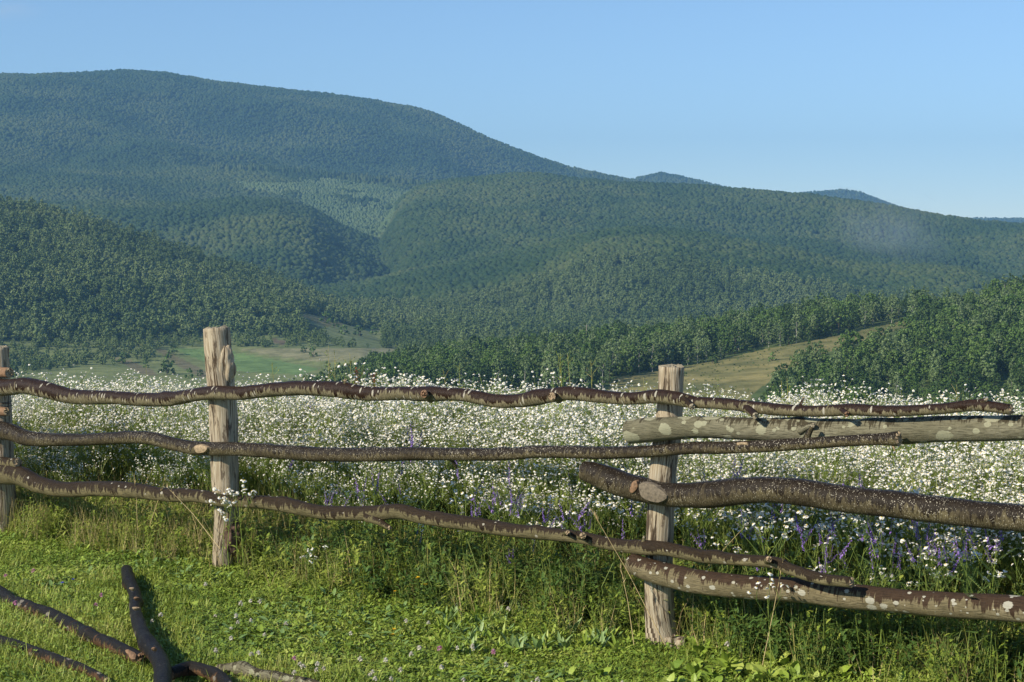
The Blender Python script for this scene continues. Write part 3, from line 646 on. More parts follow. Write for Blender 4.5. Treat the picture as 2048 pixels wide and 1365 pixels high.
def post(name, pts, seed, label, parts=()):
    rows = [(*on_fence(a, b, 0), c) for a, b, c in pts]; base = on_fence(pts[-1][0], pts[-1][1], 0)
    path = [(p[0], p[1], p[2], p[3] * p[1] / FPX) for p in rows]
    path.append((path[-1][0], path[-1][1], -.15, path[-1][3] * 1.05)); path[-2] = (path[-2][0], path[-2][1], max(path[-2][2], .0), path[-2][3])
    o = log_obj(name, path, [M['post'], M['greycut']], seed, None, 36, .06, step=.018, vertical=True, ribs=.10)
    return tag(o, label, 'fence post', 'fence posts')
p_mid = post('fence_post', [(433,657,25),(436,700,26),(441,760,27),(446,850,27),(449,950,27),(453,1020,24),(449,1080,22),(446,1112,21)], 3, 'weathered grey-brown post standing highest against the valley fields')
p_right = post('fence_post', [(1344,733,25),(1341,800,25),(1337,850,27),(1326,950,27),(1321,1050,27),(1318,1150,27),(1320,1240,29),(1324,1300,33)], 5, 'weathered post carrying the three thick overlapping logs')
p_left = post('fence_post', [(-3,695,20),(-2,760,22),(-1,850,25),(1,950,28),(3,1045,30)], 9, 'pale weathered post with a wire twist, cut by the frame edge')
# swelling and bark remnants of the posts
def lump(name, parent, px_, py_, off, rx, rz, seed, mat, bury=0):
    c = on_fence(px_, py_, off); s = c[1] / FPX; bm = bmesh.new(); bmesh.ops.create_icosphere(bm, subdivisions=4, radius=1); rs = np.random.default_rng(seed).random(2) * 30
    for v in bm.verts:
        p = np.array(v.co); f = 1 + .5 * fbm(p[0] * 1.8 + rs[0], p[2] * 1.8 + rs[1] + p[1], 4)
        v.co = (p[0] * f * rx * s, p[1] * f * rx * s, p[2] * f * rz * s)
    me = bpy.data.meshes.new(name); bm.to_mesh(me); bm.free(); me.materials.append(mat); me.polygons.foreach_set('use_smooth', np.ones(len(me.polygons), bool))
    uvl = me.uv_layers.new(name='UVMap')
    co = np.zeros(len(me.vertices) * 3, np.float32); me.vertices.foreach_get('co', co); co = co.reshape(-1, 3); li = np.zeros(len(me.loops), np.int32); me.loops.foreach_get('vertex_index', li)
    uvl.data.foreach_set('uv', np.c_[co[li, 2], co[li, 0]].astype(np.float32).ravel())
    o = add_mesh(name, me, None, c); o.parent = parent; return o
lump('root_flare', p_mid, 462, 1076, .0, 19, 38, 2, M['soil']); lump('bulge', p_mid, 455, 732, -.0, 15, 34, 4, M['post'])
lump('root_flare', p_right, 1350, 1290, .0, 26, 22, 6, M['post']); lump('bark_remnant', p_right, 1362, 1296, .0, 15, 20, 8, M['soil'])

R1 = log_obj('fence_rail', fence_path([(-160,772,15,-.08),(0,775,16,-.08),(50,772,16,-.08),(90,780,17,-.08),(150,793,15,-.08),(230,796,14,-.08),(300,800,14,-.08),(345,798,14.5,-.085),(390,790,13.5,-.09),(430,786,14,-.095),(480,787,14,-.095),(530,781,14,-.09),(600,777,15,-.09),(680,780,16,-.09),(740,788,14.5,-.09),(800,787,14,-.09),(850,789,15,-.09),(920,790,13,-.09),(990,802,13.5,-.09),(1040,802,13,-.09),(1100,792,14,-.09),(1140,787,14,-.09),(1200,793,13,-.09),(1260,797,12.5,-.09),(1310,793,14,-.095),(1350,797,14.5,-.10),(1385,805,12,-.105),(1450,808,12,-.11),(1530,817,12.5,-.13),(1620,823,11.5,-.15),(1700,820,12,-.16),(1780,823,11.5,-.17),(1880,818,11,-.17),(1950,811,12,-.17),(2022,820,11,-.17)]),
   [M['cherry'], M['sawn']], 21, knots=[(.11, 0.4, .05, .006), (.33, .3, .04, .008), (.52, 5.2, .05, .006), (.6, 1, .06, .005), (.685, .2, .06, .01), (.80, .5, .04, .005)], rough=.10)
tag(R1, 'long wavy topmost rail with glossy dark red bark and grey patches', 'fence rail', 'rails of the rustic fence')
stub(R1, 688, 783, 690, 762, 5, 3.5, -.10, -.10, [M['hazel'], M['sawn']], 1); stub(R1, 862, 796, 848, 788, 9, 8, -.095, -.165, [M['cherry'], M['peeled']], 2)
stub(R1, 1118, 798, 1104, 793, 8, 8, -.095, -.16, [M['cherry'], M['sawn']], 3); stub(R1, 1490, 814, 1511, 832, 8, 7.5, -.12, -.20, [M['cherry'], M['greycut']], 4)
stub(R1, 1600, 815, 1607, 796, 3.5, 1.8, -.145, -.14, [M['cherry'], M['sawn']], 5); stub(R1, 1362, 796, 1384, 814, 9, 7, -.10, -.165, [M['hazel'], M['greycut']], 6)
stub(R1, 1955, 808, 1973, 800, 7, 4, -.17, -.18, [M['cherry'], M['greycut']], 7); stub(R1, 1682, 822, 1694, 829, 7, 6, -.16, -.21, [M['cherry'], M['peeled']], 8)
R2 = log_obj('fence_rail', fence_path([(-160,840,19,-.085),(0,860,18,-.085),(60,877,15,-.085),(150,880,13,-.085),(250,876,13,-.085),(300,877,13.5,-.085),(350,889,13.5,-.09),(400,897,14,-.095),(480,899,14,-.095),(600,907,14.5,-.09),(700,910,14,-.09),(850,908,13.5,-.09),(1000,909,13,-.09),(1080,904,13,-.09),(1200,906,13,-.09),(1300,903,12.5,-.095),(1380,897,12.5,-.12),(1450,896,12.5,-.165),(1520,893,12.5,-.19),(1600,888,12,-.20),(1700,882,11.5,-.20),(1760,879,12,-.20),(1797,878,15,-.20)]),
   [M['lenticel'], M['sawn']], 33, knots=[(.30, .5, .05, .004), (.47, 5.6, .03, .006), (.58, 0, .03, .006), (.7, .2, .04, .006)], rough=.07)
tag(R2, 'speckled dark middle rail running from left post to a splintered end', 'fence rail', 'rails of the rustic fence')
scar(R2, 401, 898, -.14, 21, 9, .06, M['sawn']); stub(R2, 900, 914, 913, 936, 5, 2.5, -.09, -.06, [M['lenticel'], M['sawn']], 9)
stub(R2, 1610, 884, 1625, 853, 7, 5, -.20, -.205, [M['lenticel'], M['greycut']], 10); stub(R2, 1784, 886, 1789, 899, 5, 2, -.20, -.2, [M['sawn'], M['sawn']], 11, 'splinter')
stub(R2, 1476, 889, 1494, 888, 3, 3, -.196, -.205, [M['sawn'], M['sawn']], 12, 'splinter')
R3 = log_obj('fence_rail', fence_path([(-160,930,23,-.095),(0,946,22,-.095),(40,952,20,-.095),(80,970,17,-.09),(130,980,16,-.09),(200,978,15,-.085),(260,980,16,-.085),(330,990,14,-.085),(400,993,13,-.09),(450,1002,12,-.09),(520,1005,13,-.09),(580,1012,14.5,-.085),(650,1025,14.5,-.085),(740,1027,15,-.09),(800,1024,16,-.09),(850,1035,14.5,-.09),(950,1050,14.5,-.09),(1050,1064,14,-.09),(1150,1074,13,-.09),(1230,1090,13,-.09),(1290,1096,15,-.095),(1330,1098,14,-.10),(1400,1112,13.5,-.13),(1480,1120,12,-.18),(1550,1126,12,-.20),(1580,1139,12,-.205),(1640,1157,11.5,-.21),(1703,1165,11,-.21)]),
   [M['hazel'], M['sawn']], 45, knots=[(.38, .2, .05, .006), (.5, .3, .04, .008), (.66, .2, .03, .006), (.70, .9, .03, .01), (.75, .5, .03, .009), (.9, 0, .04, .008)], rough=.09, step=.013)
tag(R3, 'crooked lowest rail of brown streaked bark sloping down to the right', 'fence rail', 'rails of the rustic fence')
stub(R3, 736, 1033, 779, 1056, 10, 5, -.10, -.13, [M['hazel'], M['sawn']], 13); stub(R3, 1160, 1073, 1166, 1072, 7, 7, -.10, -.155, [M['hazel'], M['sawn']], 14)
stub(R3, 1534, 1124, 1538, 1119, 7, 6.5, -.20, -.26, [M['hazel'], M['sawn']], 15); stub(R3, 1286, 1088, 1288, 1076, 6, 3, -.10, -.1, [M['hazel'], M['greycut']], 16); stub(R3, 1130, 1066, 1136, 1066, 6, 5, -.10, -.155, [M['hazel'], M['sawn']], 17)
R4 = log_obj('fence_rail', fence_path([(1260,864,25,-.10),(1300,860,25,-.10),(1400,855,22,-.10),(1500,859,23,-.10),(1600,862,26,-.105),(1700,864,26,-.105),(1800,863,27,-.105),(1900,858,26,-.105),(2000,857,26,-.105),(2100,856,26,-.105),(2650,866,27,-.105)]), [M['greylog'], M['greycut']], 57, k=32, rough=.06, knots=[(.08, 1, .03, .008), (.3, .4, .05, .006), (.42, .8, .06, .005)])
tag(R4, 'thick grey-green lichen log starting at right post below top rail', 'fence rail', 'thick logs nailed to the right post')
stub(R4, 1600, 861, 1628, 850, 8, 5, -.15, -.17, [M['greylog'], M['greycut']], 30)
R5 = log_obj('fence_rail', fence_path([(1166,941,19,-.12),(1190,947,23,-.11),(1230,963,26,-.10),(1280,980,24,-.10),(1340,990,24,-.105),(1420,990,27,-.105),(1480,983,27,-.105),(1540,980,26,-.105),(1600,984,27,-.105),(1700,1000,27,-.105),(1800,1011,27,-.105),(1920,1025,27,-.105),(2048,1037,27,-.105),(2650,1092,28,-.105)]), [M['lenticel'], M['sawn']], 69, k=32, rough=.06, knots=[(.10, .6, .06, .01), (.26, 5.3, .04, .004)])
tag(R5, 'thick speckled log with a bent sawn butt crossing right post', 'fence rail', 'thick logs nailed to the right post')
scar(R5, 1304, 986, -.158, 37, 19, -.24, M['axecut']); scar(R5, 1268, 974, -.156, 8, 15, -.5, M['peeled'])
R6 = log_obj('fence_rail', fence_path([(1262,1124,20,-.10),(1290,1138,23,-.10),(1340,1152,24,-.10),(1400,1165,24,-.10),(1500,1175,24,-.10),(1600,1181,25,-.105),(1700,1194,25,-.105),(1800,1203,25,-.105),(1900,1211,26,-.105),(2048,1219,27,-.105),(2650,1262,29,-.105)]), [M['spotlog'], M['greycut']], 81, k=32, rough=.06, knots=[(.4, .2, .06, .005), (.62, 1, .04, .004)])
tag(R6, 'thick lowest log dotted with white lichen ovals beside right post', 'fence rail', 'thick logs nailed to the right post')
for q, (pts, lb) in enumerate([([(-240,735,10,-.02),(-80,742,10,-.03),(19,746,10,-.05)], 'tan sawn rail end just above top rail on left post'), ([(-240,812,9,-.02),(-80,818,9,-.03),(15,824,9,-.06)], 'tan sawn rail end below top rail on left post'), ([(-240,915,11,-.07),(-80,921,11,-.085),(36,927,10.5,-.10)], 'short round rail end resting over lowest rail at left post')]):
    tag(log_obj('rail_end', fence_path(pts), [M['hazel'] if q == 2 else M['peeled'], M['sawn']], 90 + q, k=16), lb, 'rail end', 'ends of the neighbouring rails at the left post')
mb = MB()
for zz, tl in ((803, .004), (807, -.003), (811, .005)):
    c = on_fence(-1, zz, 0); mb.tube([Vector(c) + Vector((math.cos(a) * .068, math.sin(a) * .068, tl * math.sin(a * 2))) for a in np.linspace(0, 6.4, 26)], .0016, 5)
tag(mb.build('wire_tie', [M['steel']]), 'thin rusty wire wrapped around left post under top rail', 'wire')

# logs lying in the grass
LOG_PTS = []
def lying(pts, mats, seed, label, lift=0, **kw):
    rows = []
    for px_, py_, rp in pts:
        rp *= .86; p = on_plane(px_, py_, .04 + lift); rr_ = rp * p[1] / FPX; p = on_plane(px_, py_, rr_ * .8 + lift); rows.append((*p, rr_))
    LOG_PTS.append(rows)
    o = log_obj('fallen_log', rows, mats, seed, None, 28, .17, **kw); return tag(o, label, 'log', 'logs lying in the grass')
LA = lying([(254,1140,12),(260,1164,15),(270,1191,14),(271,1219,14),(277,1246,17),(286,1273,18),(306,1300,21),(324,1328,20),(324,1365,21),(322,1430,22)], [M['burnt'], M['greycut']], 101, 'blackish log pointing away from camera toward the fence', .05, knots=[(.12, 2, .05, .012), (.3, 5, .04, .01), (.62, 1.2, .06, .012)])
LB = lying([(-80,1164,18),(0,1188,18),(27,1205,17),(62,1219,17),(103,1232,17),(144,1253,17),(178,1273,17),(212,1287,16),(246,1301,16),(282,1317,15)], [M['brownlog'], M['peeled']], 113, 'dark half-peeled log with tan bare end under the blackish log', .016, knots=[(.75, .4, .05, .01)])
lying([(-80,1262,13),(0,1283,14),(41,1294,14),(85,1311,14),(130,1326,13),(171,1340,11),(215,1362,9)], [M['brownlog'], M['sawn']], 125, 'thin dark log with reddish underside in bottom corner', .018)
lying([(338,1350,15),(376,1338,16),(410,1343,16),(441,1358,16),(462,1382,15)], [M['brownlog'], M['peeled']], 137, 'short bent brown log right of the blackish log', .016)
lying([(436,1338,10),(478,1338,13),(513,1347,12),(564,1357,11),(615,1365,10),(660,1378,9)], [M['greylog'], M['greycut']], 149, 'rough lichened branch half sunk in grass at bottom edge', .014, knots=[(.2, .5, .04, .012), (.5, 1, .04, .008)])
def bare(parent, px_, py_, lift, rx, ry, tilt, mat):
    '''a patch where the bark is gone: thin curved plate hugging the top of a lying log'''
    c = on_plane(px_, py_, lift); s = c[1] / FPX; mb = MB(); k = 18; nn = Vector((-.25, -.75, .6)).normalized(); u = Vector((0, 0, 1)).cross(nn).normalized(); w = nn.cross(u); rings = []
    for q, h in ((1.0, -.016), (.9, .000), (.5, .004), (.12, .005)):
        row = []
        for j in range(k):
            a = 2 * math.pi * j / k; e = 1 + .14 * math.sin(3 * a + px_) + .08 * math.sin(5 * a + py_); du = rx * s * math.cos(a) * q * e; dv = ry * s * math.sin(a) * q * e
            row.append(Vector(c) + u * (du * math.cos(tilt) - dv * math.sin(tilt)) + w * (du * math.sin(tilt) + dv * math.cos(tilt)) + nn * h)
        rings.append(row)
    for a, b in zip(rings[:-1], rings[1:]):
        for j in range(k): mb.face([a[j], a[(j + 1) % k], b[(j + 1) % k], b[j]])
    mb.face(rings[-1]); return mb.build('bare_patch', [mat], parent, True)
bare(LB, 262, 1309, .078, 18, 7, -.55, M['peeled']); bare(LA, 263, 1177, .125, 6, 2.5, .0, M['sawn']); bare(LA, 272, 1196, .125, 6, 2.5, .2, M['peeled']); bare(LA, 271, 1216, .125, 9, 2.5, .1, M['sawn']); bare(LA, 307, 1297, .135, 5, 3, .3, M['peeled'])

# ------------------------------------------------------------------ grass, meadow and flowers
def V3(*a): return Vector(a)
def leaf(mb, p, d, L, w, droop=.3, m=0, up=V3(0, 0, 1), nseg=3, fold=.15):
    """a leaf: tapering two-sided strip that droops, folded along its midrib"""
    d = d.normalized(); s = d.cross(up)
    s = s.normalized() if s.length > .05 else V3(1, 0, 0)
    prof = {2: (.35, 1, 0), 3: (.3, 1, .75, 0), 4: (.25, .8, 1, .7, 0)}[nseg]
    Lf = []; Rt = []; Md = []; q = Vector(p); dd = d.copy()
    for i in range(nseg + 1):
        n = s.cross(dd).normalized(); ww = w * .5 * prof[i]
        Lf.append(q - s * ww + n * ww * fold); Rt.append(q + s * ww + n * ww * fold); Md.append(q.copy())
        q = q + dd * (L / nseg); dd = (dd + V3(0, 0, -droop / nseg * 1.6)).normalized()
    b = len(mb.v); k = nseg + 1
    for row in (Lf, Md, Rt): mb.v.extend([tuple(x_) for x_ in row])
    for i in range(nseg):
        mb.f.append((b + i, b + k + i, b + k + i + 1, b + i + 1)); mb.f.append((b + k + i, b + 2 * k + i, b + 2 * k + i + 1, b + k + i + 1)); mb.m += [m, m]
def blade(mb, p, d, L, w, droop=.5, m=0, nseg=4):
    d = d.normalized(); s = d.cross(V3(0, 0, 1)); s = s.normalized() if s.length > .05 else V3(1, 0, 0); q = Vector(p); A = []; B = []
    for i in range(nseg + 1):
        ww = w * .5 * (1 - (i / nseg) ** 1.6); A.append(q - s * ww); B.append(q + s * ww)
        q = q + d * (L / nseg); d = (d + V3(0, 0, -droop / nseg)).normalized()
    mb.strip(A, B, m)
def rdir(rnd, el0, el1, az=None):
    a = rnd.uniform(0, 6.2832) if az is None else az; e = rnd.uniform(el0, el1); return V3(math.cos(a) * math.cos(e), math.sin(a) * math.cos(e), math.sin(e))
def daisy(mb, p, n, r, mp=0, md=1, k=11, rnd=random):
    n = n.normalized(); u = n.orthogonal().normalized(); v = n.cross(u); p = Vector(p); b = len(mb.v)
    inn = [p + (u * math.cos(6.2832 * j / k) + v * math.sin(6.2832 * j / k)) * r * .32 for j in range(k)]
    out = []
    for j in range(k):
        a = 6.2832 * j / k; q = r * rnd.uniform(.86, 1.06); out.append(p + (u * math.cos(a) + v * math.sin(a)) * q + n * r * rnd.uniform(-.62, -.22))
    mb.v.extend([tuple(x_) for x_ in inn + out])
    for j in range(k): j2 = (j + 1) % k; mb.f.append((b + j, b + j2, b + k + j2, b + k + j)); mb.m.append(mp)
    c = [p + (u * math.cos(6.2832 * j / 6) + v * math.sin(6.2832 * j / 6)) * r * .36 + n * r * .05 for j in range(6)]; b = len(mb.v); mb.v.extend([tuple(x_) for x_ in c + [p + n * r * .26]])
    for j in range(6): mb.f.append((b + j, b + (j + 1) % 6, b + 6)); mb.m.append(md)

# short turf of the foreground
def turf(seed, n_bl, n_lf, hgt, rad, lw=1.0, extra=None):
    rnd = random.Random(seed); mb = MB()
    for i in range(n_bl):
        a = rnd.uniform(0, 6.28); q = rad * math.sqrt(rnd.random()); p = V3(q * math.cos(a), q * math.sin(a), -.005)
        blade(mb, p, rdir(rnd, .5, 1.45), hgt * rnd.uniform(.5, 1.5), rnd.uniform(.0022, .0042), rnd.uniform(.3, 1.6), 0, 3)
    for i in range(n_lf):
        a = rnd.uniform(0, 6.28); q = rad * math.sqrt(rnd.random()); p = V3(q * math.cos(a), q * math.sin(a), rnd.uniform(.0, hgt * .75))
        leaf(mb, p, rdir(rnd, .05, .95), rnd.uniform(.008, .023) * lw, rnd.uniform(.0045, .0105) * lw, rnd.uniform(.1, .7), 1, nseg=3)
    if extra:
        for i in range(extra):
            a = rnd.uniform(0, 6.28); q = rad * math.sqrt(rnd.random()); leaf(mb, V3(q * math.cos(a), q * math.sin(a), rnd.uniform(.01, hgt)), rdir(rnd, .1, .8), rnd.uniform(.03, .05), rnd.uniform(.012, .02), .5, 2)
    return mb.mesh('turf_tuft', [M['turf'], M['turf_leaf'], M['silver']])
turf_kinds = [turf(400 + i, 64, 52, .038, .085, 1.15) for i in range(5)] + [turf(410 + i, 90, 26, .052, .085) for i in range(3)] + [turf(420 + i, 54, 60, .036, .085, 1.25, 1) for i in range(3)]
def weedy(seed, n_st, hgt, rad, lf=7, dry=.15, leafm='weed', grass=.45):
    """rough growth at the foot of the fence: leafy stems, grass, some straw"""
    rnd = random.Random(seed); mb = MB()
    for i in range(n_st):
        a = rnd.uniform(0, 6.28); q = rad * math.sqrt(rnd.random()); p = V3(q * math.cos(a), q * math.sin(a), -.01); d = rdir(rnd, 1.15, 1.5); h = hgt * rnd.uniform(.5, 1.1)
        if rnd.random() > grass:
            mb.tube([p, p + d * h * .5, p + d * h + V3(rnd.gauss(0, .03), rnd.gauss(0, .03), 0)], [.0018, .0015, .0008], 3, 1)
            for j in range(lf): t = rnd.uniform(.1, 1); leaf(mb, p + d * h * t, rdir(rnd, .1, .9), rnd.uniform(.025, .06), rnd.uniform(.007, .018), rnd.uniform(.2, .9), 0)
        else:
            blade(mb, p, rdir(rnd, 1.05, 1.5), h * 1.1, rnd.uniform(.003, .006), rnd.uniform(.2, 1.2), 3 if rnd.random() < dry else 2, 4)
    for i in range(8):
        a = rnd.uniform(0, 6.28); q = rad * math.sqrt(rnd.random()); leaf(mb, V3(q * math.cos(a), q * math.sin(a), rnd.uniform(0, .05)), rdir(rnd, .2, 1), rnd.uniform(.04, .09), rnd.uniform(.015, .03), .5, 0)
    return mb.mesh('weed_tuft', [M[leafm], M['stem'], M['tall'], M['dry']])
weed_kinds = [weedy(500 + i, 16, .20, .10) for i in range(5)] + [weedy(510 + i, 20, .34, .10, 9, .3) for i in range(5)] + [weedy(520 + i, 16, .36, .11, 16, .2, 'vleaf_shade', .15) for i in range(5)] + [weedy(530 + i, 10, .20, .10, 12, .2, 'weed', .2) for i in range(4)]
def strawy(seed, n, hgt, rad, dry):
    rnd = random.Random(seed); mb = MB()
    for i in range(n):
        a = rnd.uniform(0, 6.28); q = rad * math.sqrt(rnd.random()); p = V3(q * math.cos(a), q * math.sin(a), -.01); h = hgt * rnd.uniform(.5, 1.1); m = 1 if rnd.random() < dry else 0
        if rnd.random() < .45:
            d = rdir(rnd, 1.15, 1.52); mb.tube([p, p + d * h * .55, p + d * h + V3(rnd.gauss(0, .04), rnd.gauss(0, .04), -.01)], [.0017, .0014, .0007], 3, m)
            if rnd.random() < .4:
                for j in range(7): blade(mb, p + d * h * rnd.uniform(.82, 1), rdir(rnd, .6, 1.4), .02, .003, .3, m, 2)
        else: blade(mb, p, rdir(rnd, 1.0, 1.5), h, rnd.uniform(.0028, .0055), rnd.uniform(.2, 1.3), m, 4)
    return mb.mesh('tall_grass_tuft', [M['tall'], M['dry']])
straw_kinds = [strawy(600 + i, 24, .55, .09, .3 + .1 * (i % 3)) for i in range(6)]

def fleabane(seed, H=.8, heads=22, leafy=11, r=.0078, spread=.42):
    """annual fleabane: leafy stem, branching into a loose flat-topped cluster of small daisies. Returns (stem mesh, blossom mesh, both in one)"""
    rnd = random.Random(seed); st = MB(); bl = MB(); top = V3(rnd.gauss(0, .035), rnd.gauss(0, .035), H * .78)
    stem = [V3(0, 0, -.02), top * .45 + V3(rnd.gauss(0, .012), rnd.gauss(0, .012), 0), top, top * 1.14]
    st.tube(stem, [.0030, .0024, .0018, .0012], 4, 0)
    for j in range(leafy):
        t = rnd.uniform(.06, .95); leaf(st, top * t, rdir(rnd, .2, .95), rnd.uniform(.035, .075) * (1.25 - .6 * t), rnd.uniform(.008, .017), rnd.uniform(.3, 1), 1)
    nb = max(4, heads // 3); done = 0
    for bidx in range(nb):
        t = rnd.uniform(.62, 1.12); p0 = top * t; d = rdir(rnd, .75, 1.25, 6.2832 * bidx / nb + rnd.uniform(-.4, .4)); L = (H * 1.02 - p0.z) * rnd.uniform(.75, 1.2) / max(.5, d.z); L = min(L, spread * H * .8)
        p1 = p0 + d * L * .6; st.tube([p0, p1], [.0013, .001], 3, 0, False)
        leaf(st, p1, rdir(rnd, .3, .9), .022, .006, .3, 1, nseg=2)
        for h in range(3):
            d2 = (d * .7 + rdir(rnd, .7, 1.4) * .9).normalized(); p2 = p1 + d2 * L * rnd.uniform(.3, .6); st.tube([p1, p2], [.0009, .0007], 3, 0, False)
            nrm = V3(rnd.gauss(0, .6), rnd.gauss(0, .6), 1); daisy(bl, p2, nrm, r * rnd.uniform(.75, 1.15), 0, 1, 11, rnd); done += 1
            if rnd.random() < .35:
                p3 = p1 + (d2 + rdir(rnd, .3, 1.4) * .8).normalized() * L * .35; st.tube([p1, p3], [.0008, .0006], 3, 0, False); daisy(bl, p3, V3(rnd.gauss(0, .3), rnd.gauss(-.1, .3), 1), r * rnd.uniform(.4, .75), 0, 1, 8, rnd)
    a = MB(); a.v = st.v + bl.v; a.f = st.f + [tuple(i + len(st.v) for i in f) for f in bl.f]; a.m = st.m + [m + 2 for m in bl.m]
    return st.mesh('fleabane_stem', [M['stem'], M['weed']]), bl.mesh('blossom', [M['petal'], M['disc']]), a.mesh('fleabane', [M['stem'], M['weed'], M['petal'], M['disc']])
FB = [fleabane(700 + i, .72 + .03 * (i % 5), (36, 45, 54, 60)[i % 4], 7, .0080) for i in range(10)]
FB_big = [fleabane(745 + i, .5, 12, 5, .0125, .5) for i in range(3)]
FB_short = [fleabane(730 + i, .46 + .03 * (i % 3), 14 + 4 * (i % 3), 8, .0090, .5) for i in range(5)]

def band(n, s0, s1, u0=-5.6, u1=7.0):
    """points along the fence: u metres along it, s metres behind it; only what the camera could look across"""
    u = RNG.uniform(u0, u1, n); s = RNG.uniform(s0, s1, n); x = PM[0] + FT[0] * u + FN[0] * s; y = PM[1] + FT[1] * u + FN[1] * s
    th = np.arctan2(x, y); k = (np.abs(th) < R(30)) & (y > 2); return x[k], y[k], s[k], u[k], th[k]
# turf: from below the frame to the fence and under the first of the meadow
n = 19000; th = RNG.uniform(-R(28), R(28), n); r = np.sqrt(RNG.uniform(5.2 ** 2, 10.6 ** 2, n)); x = r * np.sin(th); y = r * np.cos(th); s = fence_s(x, y); k = s < .35; x, y, s = x[k], y[k], s[k]
LP = np.vstack([catmull(np.array(q), .05) for q in LOG_PTS])
dl = np.min(np.hypot(x[:, None] - LP[None, :, 0], y[:, None] - LP[None, :, 1]), 1); k = dl > .042; x, y, s, dl = x[k], y[k], s[k], dl[k]; n = len(x)
pn = fbm(x * 1.1 + 9, y * 1.1, 3); idx = np.where(pn > .12, RNG.integers(8, 11, n), np.where(pn < -.28, RNG.integers(5, 8, n), RNG.integers(0, 5, n)))
tilt = np.c_[RNG.normal(0, .12, n), RNG.normal(0, .12, n), RNG.uniform(0, 6.28, n)]; sc = RNG.uniform(.7, 1.25, n)
idx = np.where(dl < .2, RNG.integers(5, 8, n), idx); hz = sc * np.clip(.85 + .5 * (s + .4), .8, 1.3) * np.where(dl < .2, 1.3, 1)
scatter('lawn_grass', np.c_[x, y, ground_z(x, y)], tilt, np.c_[sc, sc, hz], idx, turf_kinds, 'short mixed grass and clover on the near side of the fence', 'grass')
print('turf', n)
# rough growth along the fence
x, y, s, u, th = band(3100, -.75, .55); dens = np.where(s < -.05, np.clip(.42 + s * .6, .03, 1) * np.where(u < .1, .22, np.where(u < 2.4, .8, 1.1)), 1.0); k = (RNG.random(len(x)) < dens) & ~((np.abs(u - 2.66) < .22) & (s < .04)) & ~((np.abs(u) < .12) & (s < .02)) & ~((u > 2.3) & (s < -.25) & (RNG.random(len(x)) < .5)); x, y, s, u = x[k], y[k], s[k], u[k]; n = len(x)
sc = RNG.uniform(.6, 1.1, n) * np.clip(.48 + .7 * (s + .5), .35, 1.0); idx = np.where(s < -.15, np.where(RNG.random(n) < .5, RNG.integers(15, 19, n), RNG.integers(0, 5, n)), np.where((u > .25) & (RNG.random(n) < .32), RNG.integers(10, 15, n), RNG.integers(0, 10, n)))  # some tufts by the rails take darker leaves, painting in the deep shade
scatter('fence_undergrowth', np.c_[x, y, ground_z(x, y)], np.c_[RNG.normal(0, .12, n), RNG.normal(0, .12, n), RNG.uniform(0, 6.28, n)], np.c_[sc, sc, sc], idx, weed_kinds, 'leafy weeds and rough grass along the foot of the fence', 'undergrowth')
x, y, s, u, th = band(4500, -.1, 5.2); k = RNG.random(len(x)) < np.where(s < .9, np.where(u < .2, .9, .35), .22); x, y, s, u = x[k], y[k], s[k], u[k]; n = len(x)
sc = RNG.uniform(.6, 1.05, n) * np.clip(.55 + .3 * s, .5, .82); h_ = sc * np.where(u < .2, 1.1, .95)
scatter('meadow_grass', np.c_[x, y, ground_z(x, y)], np.c_[RNG.normal(0, .1, n), RNG.normal(0, .1, n), RNG.uniform(0, 6.28, n)], np.c_[sc, sc, h_], RNG.integers(0, 6, n), straw_kinds, 'tall yellow-green grass stems standing between the meadow flowers', 'grass')
# fleabane meadow
x, y, s, u, th = band(36000, .10, 6.9, -7.0, 8.8)
r = np.hypot(x, y); keep_p = np.clip((s - .05) / .8, .10, 1) * np.where(s < .8, np.where(u < .2, .45, .75), 1)
keep_p = keep_p * np.clip(.80 + 1.5 * fbm(x * 1.9, y * 1.9, 3), .12, 1); k = (RNG.random(len(x)) < keep_p) & (r < near_rc(th) + 3.0)
x, y, s, u, th = x[k], y[k], s[k], u[k], th[k]; z = ground_z(x, y); n = len(x)
hs = np.clip(.48 + .42 * s, .48, .86) * RNG.uniform(.80, 1.12, n) * (1 + .16 * fbm(x * 1.6, y * 1.6, 2)); hs = np.where(RNG.random(n) < .05, hs * 1.15, hs)
# which of them show largest: near the fence, and tall on the skyline
big = np.argsort(np.hypot(x, y) + RNG.uniform(0, .5, n)); th_k = np.abs(th) < R(17.2)
big = [i for i in big if th_k[i]][:288]; bigset = set(big)
oth = np.array([i for i in range(n) if i not in bigset])
rot = np.c_[RNG.normal(0, .1, n), RNG.normal(0, .1, n), RNG.uniform(0, 6.28, n)]
idx = RNG.integers(0, 10, n)
scatter('flower_meadow', np.c_[x, y, z][oth], rot[oth], np.c_[hs, hs, hs][oth], idx[oth], [f[2] for f in FB], 'dense mass of white fleabane filling the meadow behind the fence', 'flowers')
print('meadow', n)
def place_words(px_, py_):
    col = 'left of the tall post' if px_ < 440 else 'right beside the tall post' if px_ < 620 else 'midway between tall and right posts' if px_ < 1060 else 'just left of the right post' if px_ < 1320 else 'just right of the right post' if px_ < 1560 else 'under the thick right-hand logs'
    return col
def put_fleabane(pos, kit, rotv, sc, label, group):
    o = add_mesh('fleabane_plant', kit[0], None, pos); o.rotation_euler = rotv; o.scale = (sc, sc, sc)
    add_mesh('blossom', kit[1], o); return tag(o, label, 'flower', group)
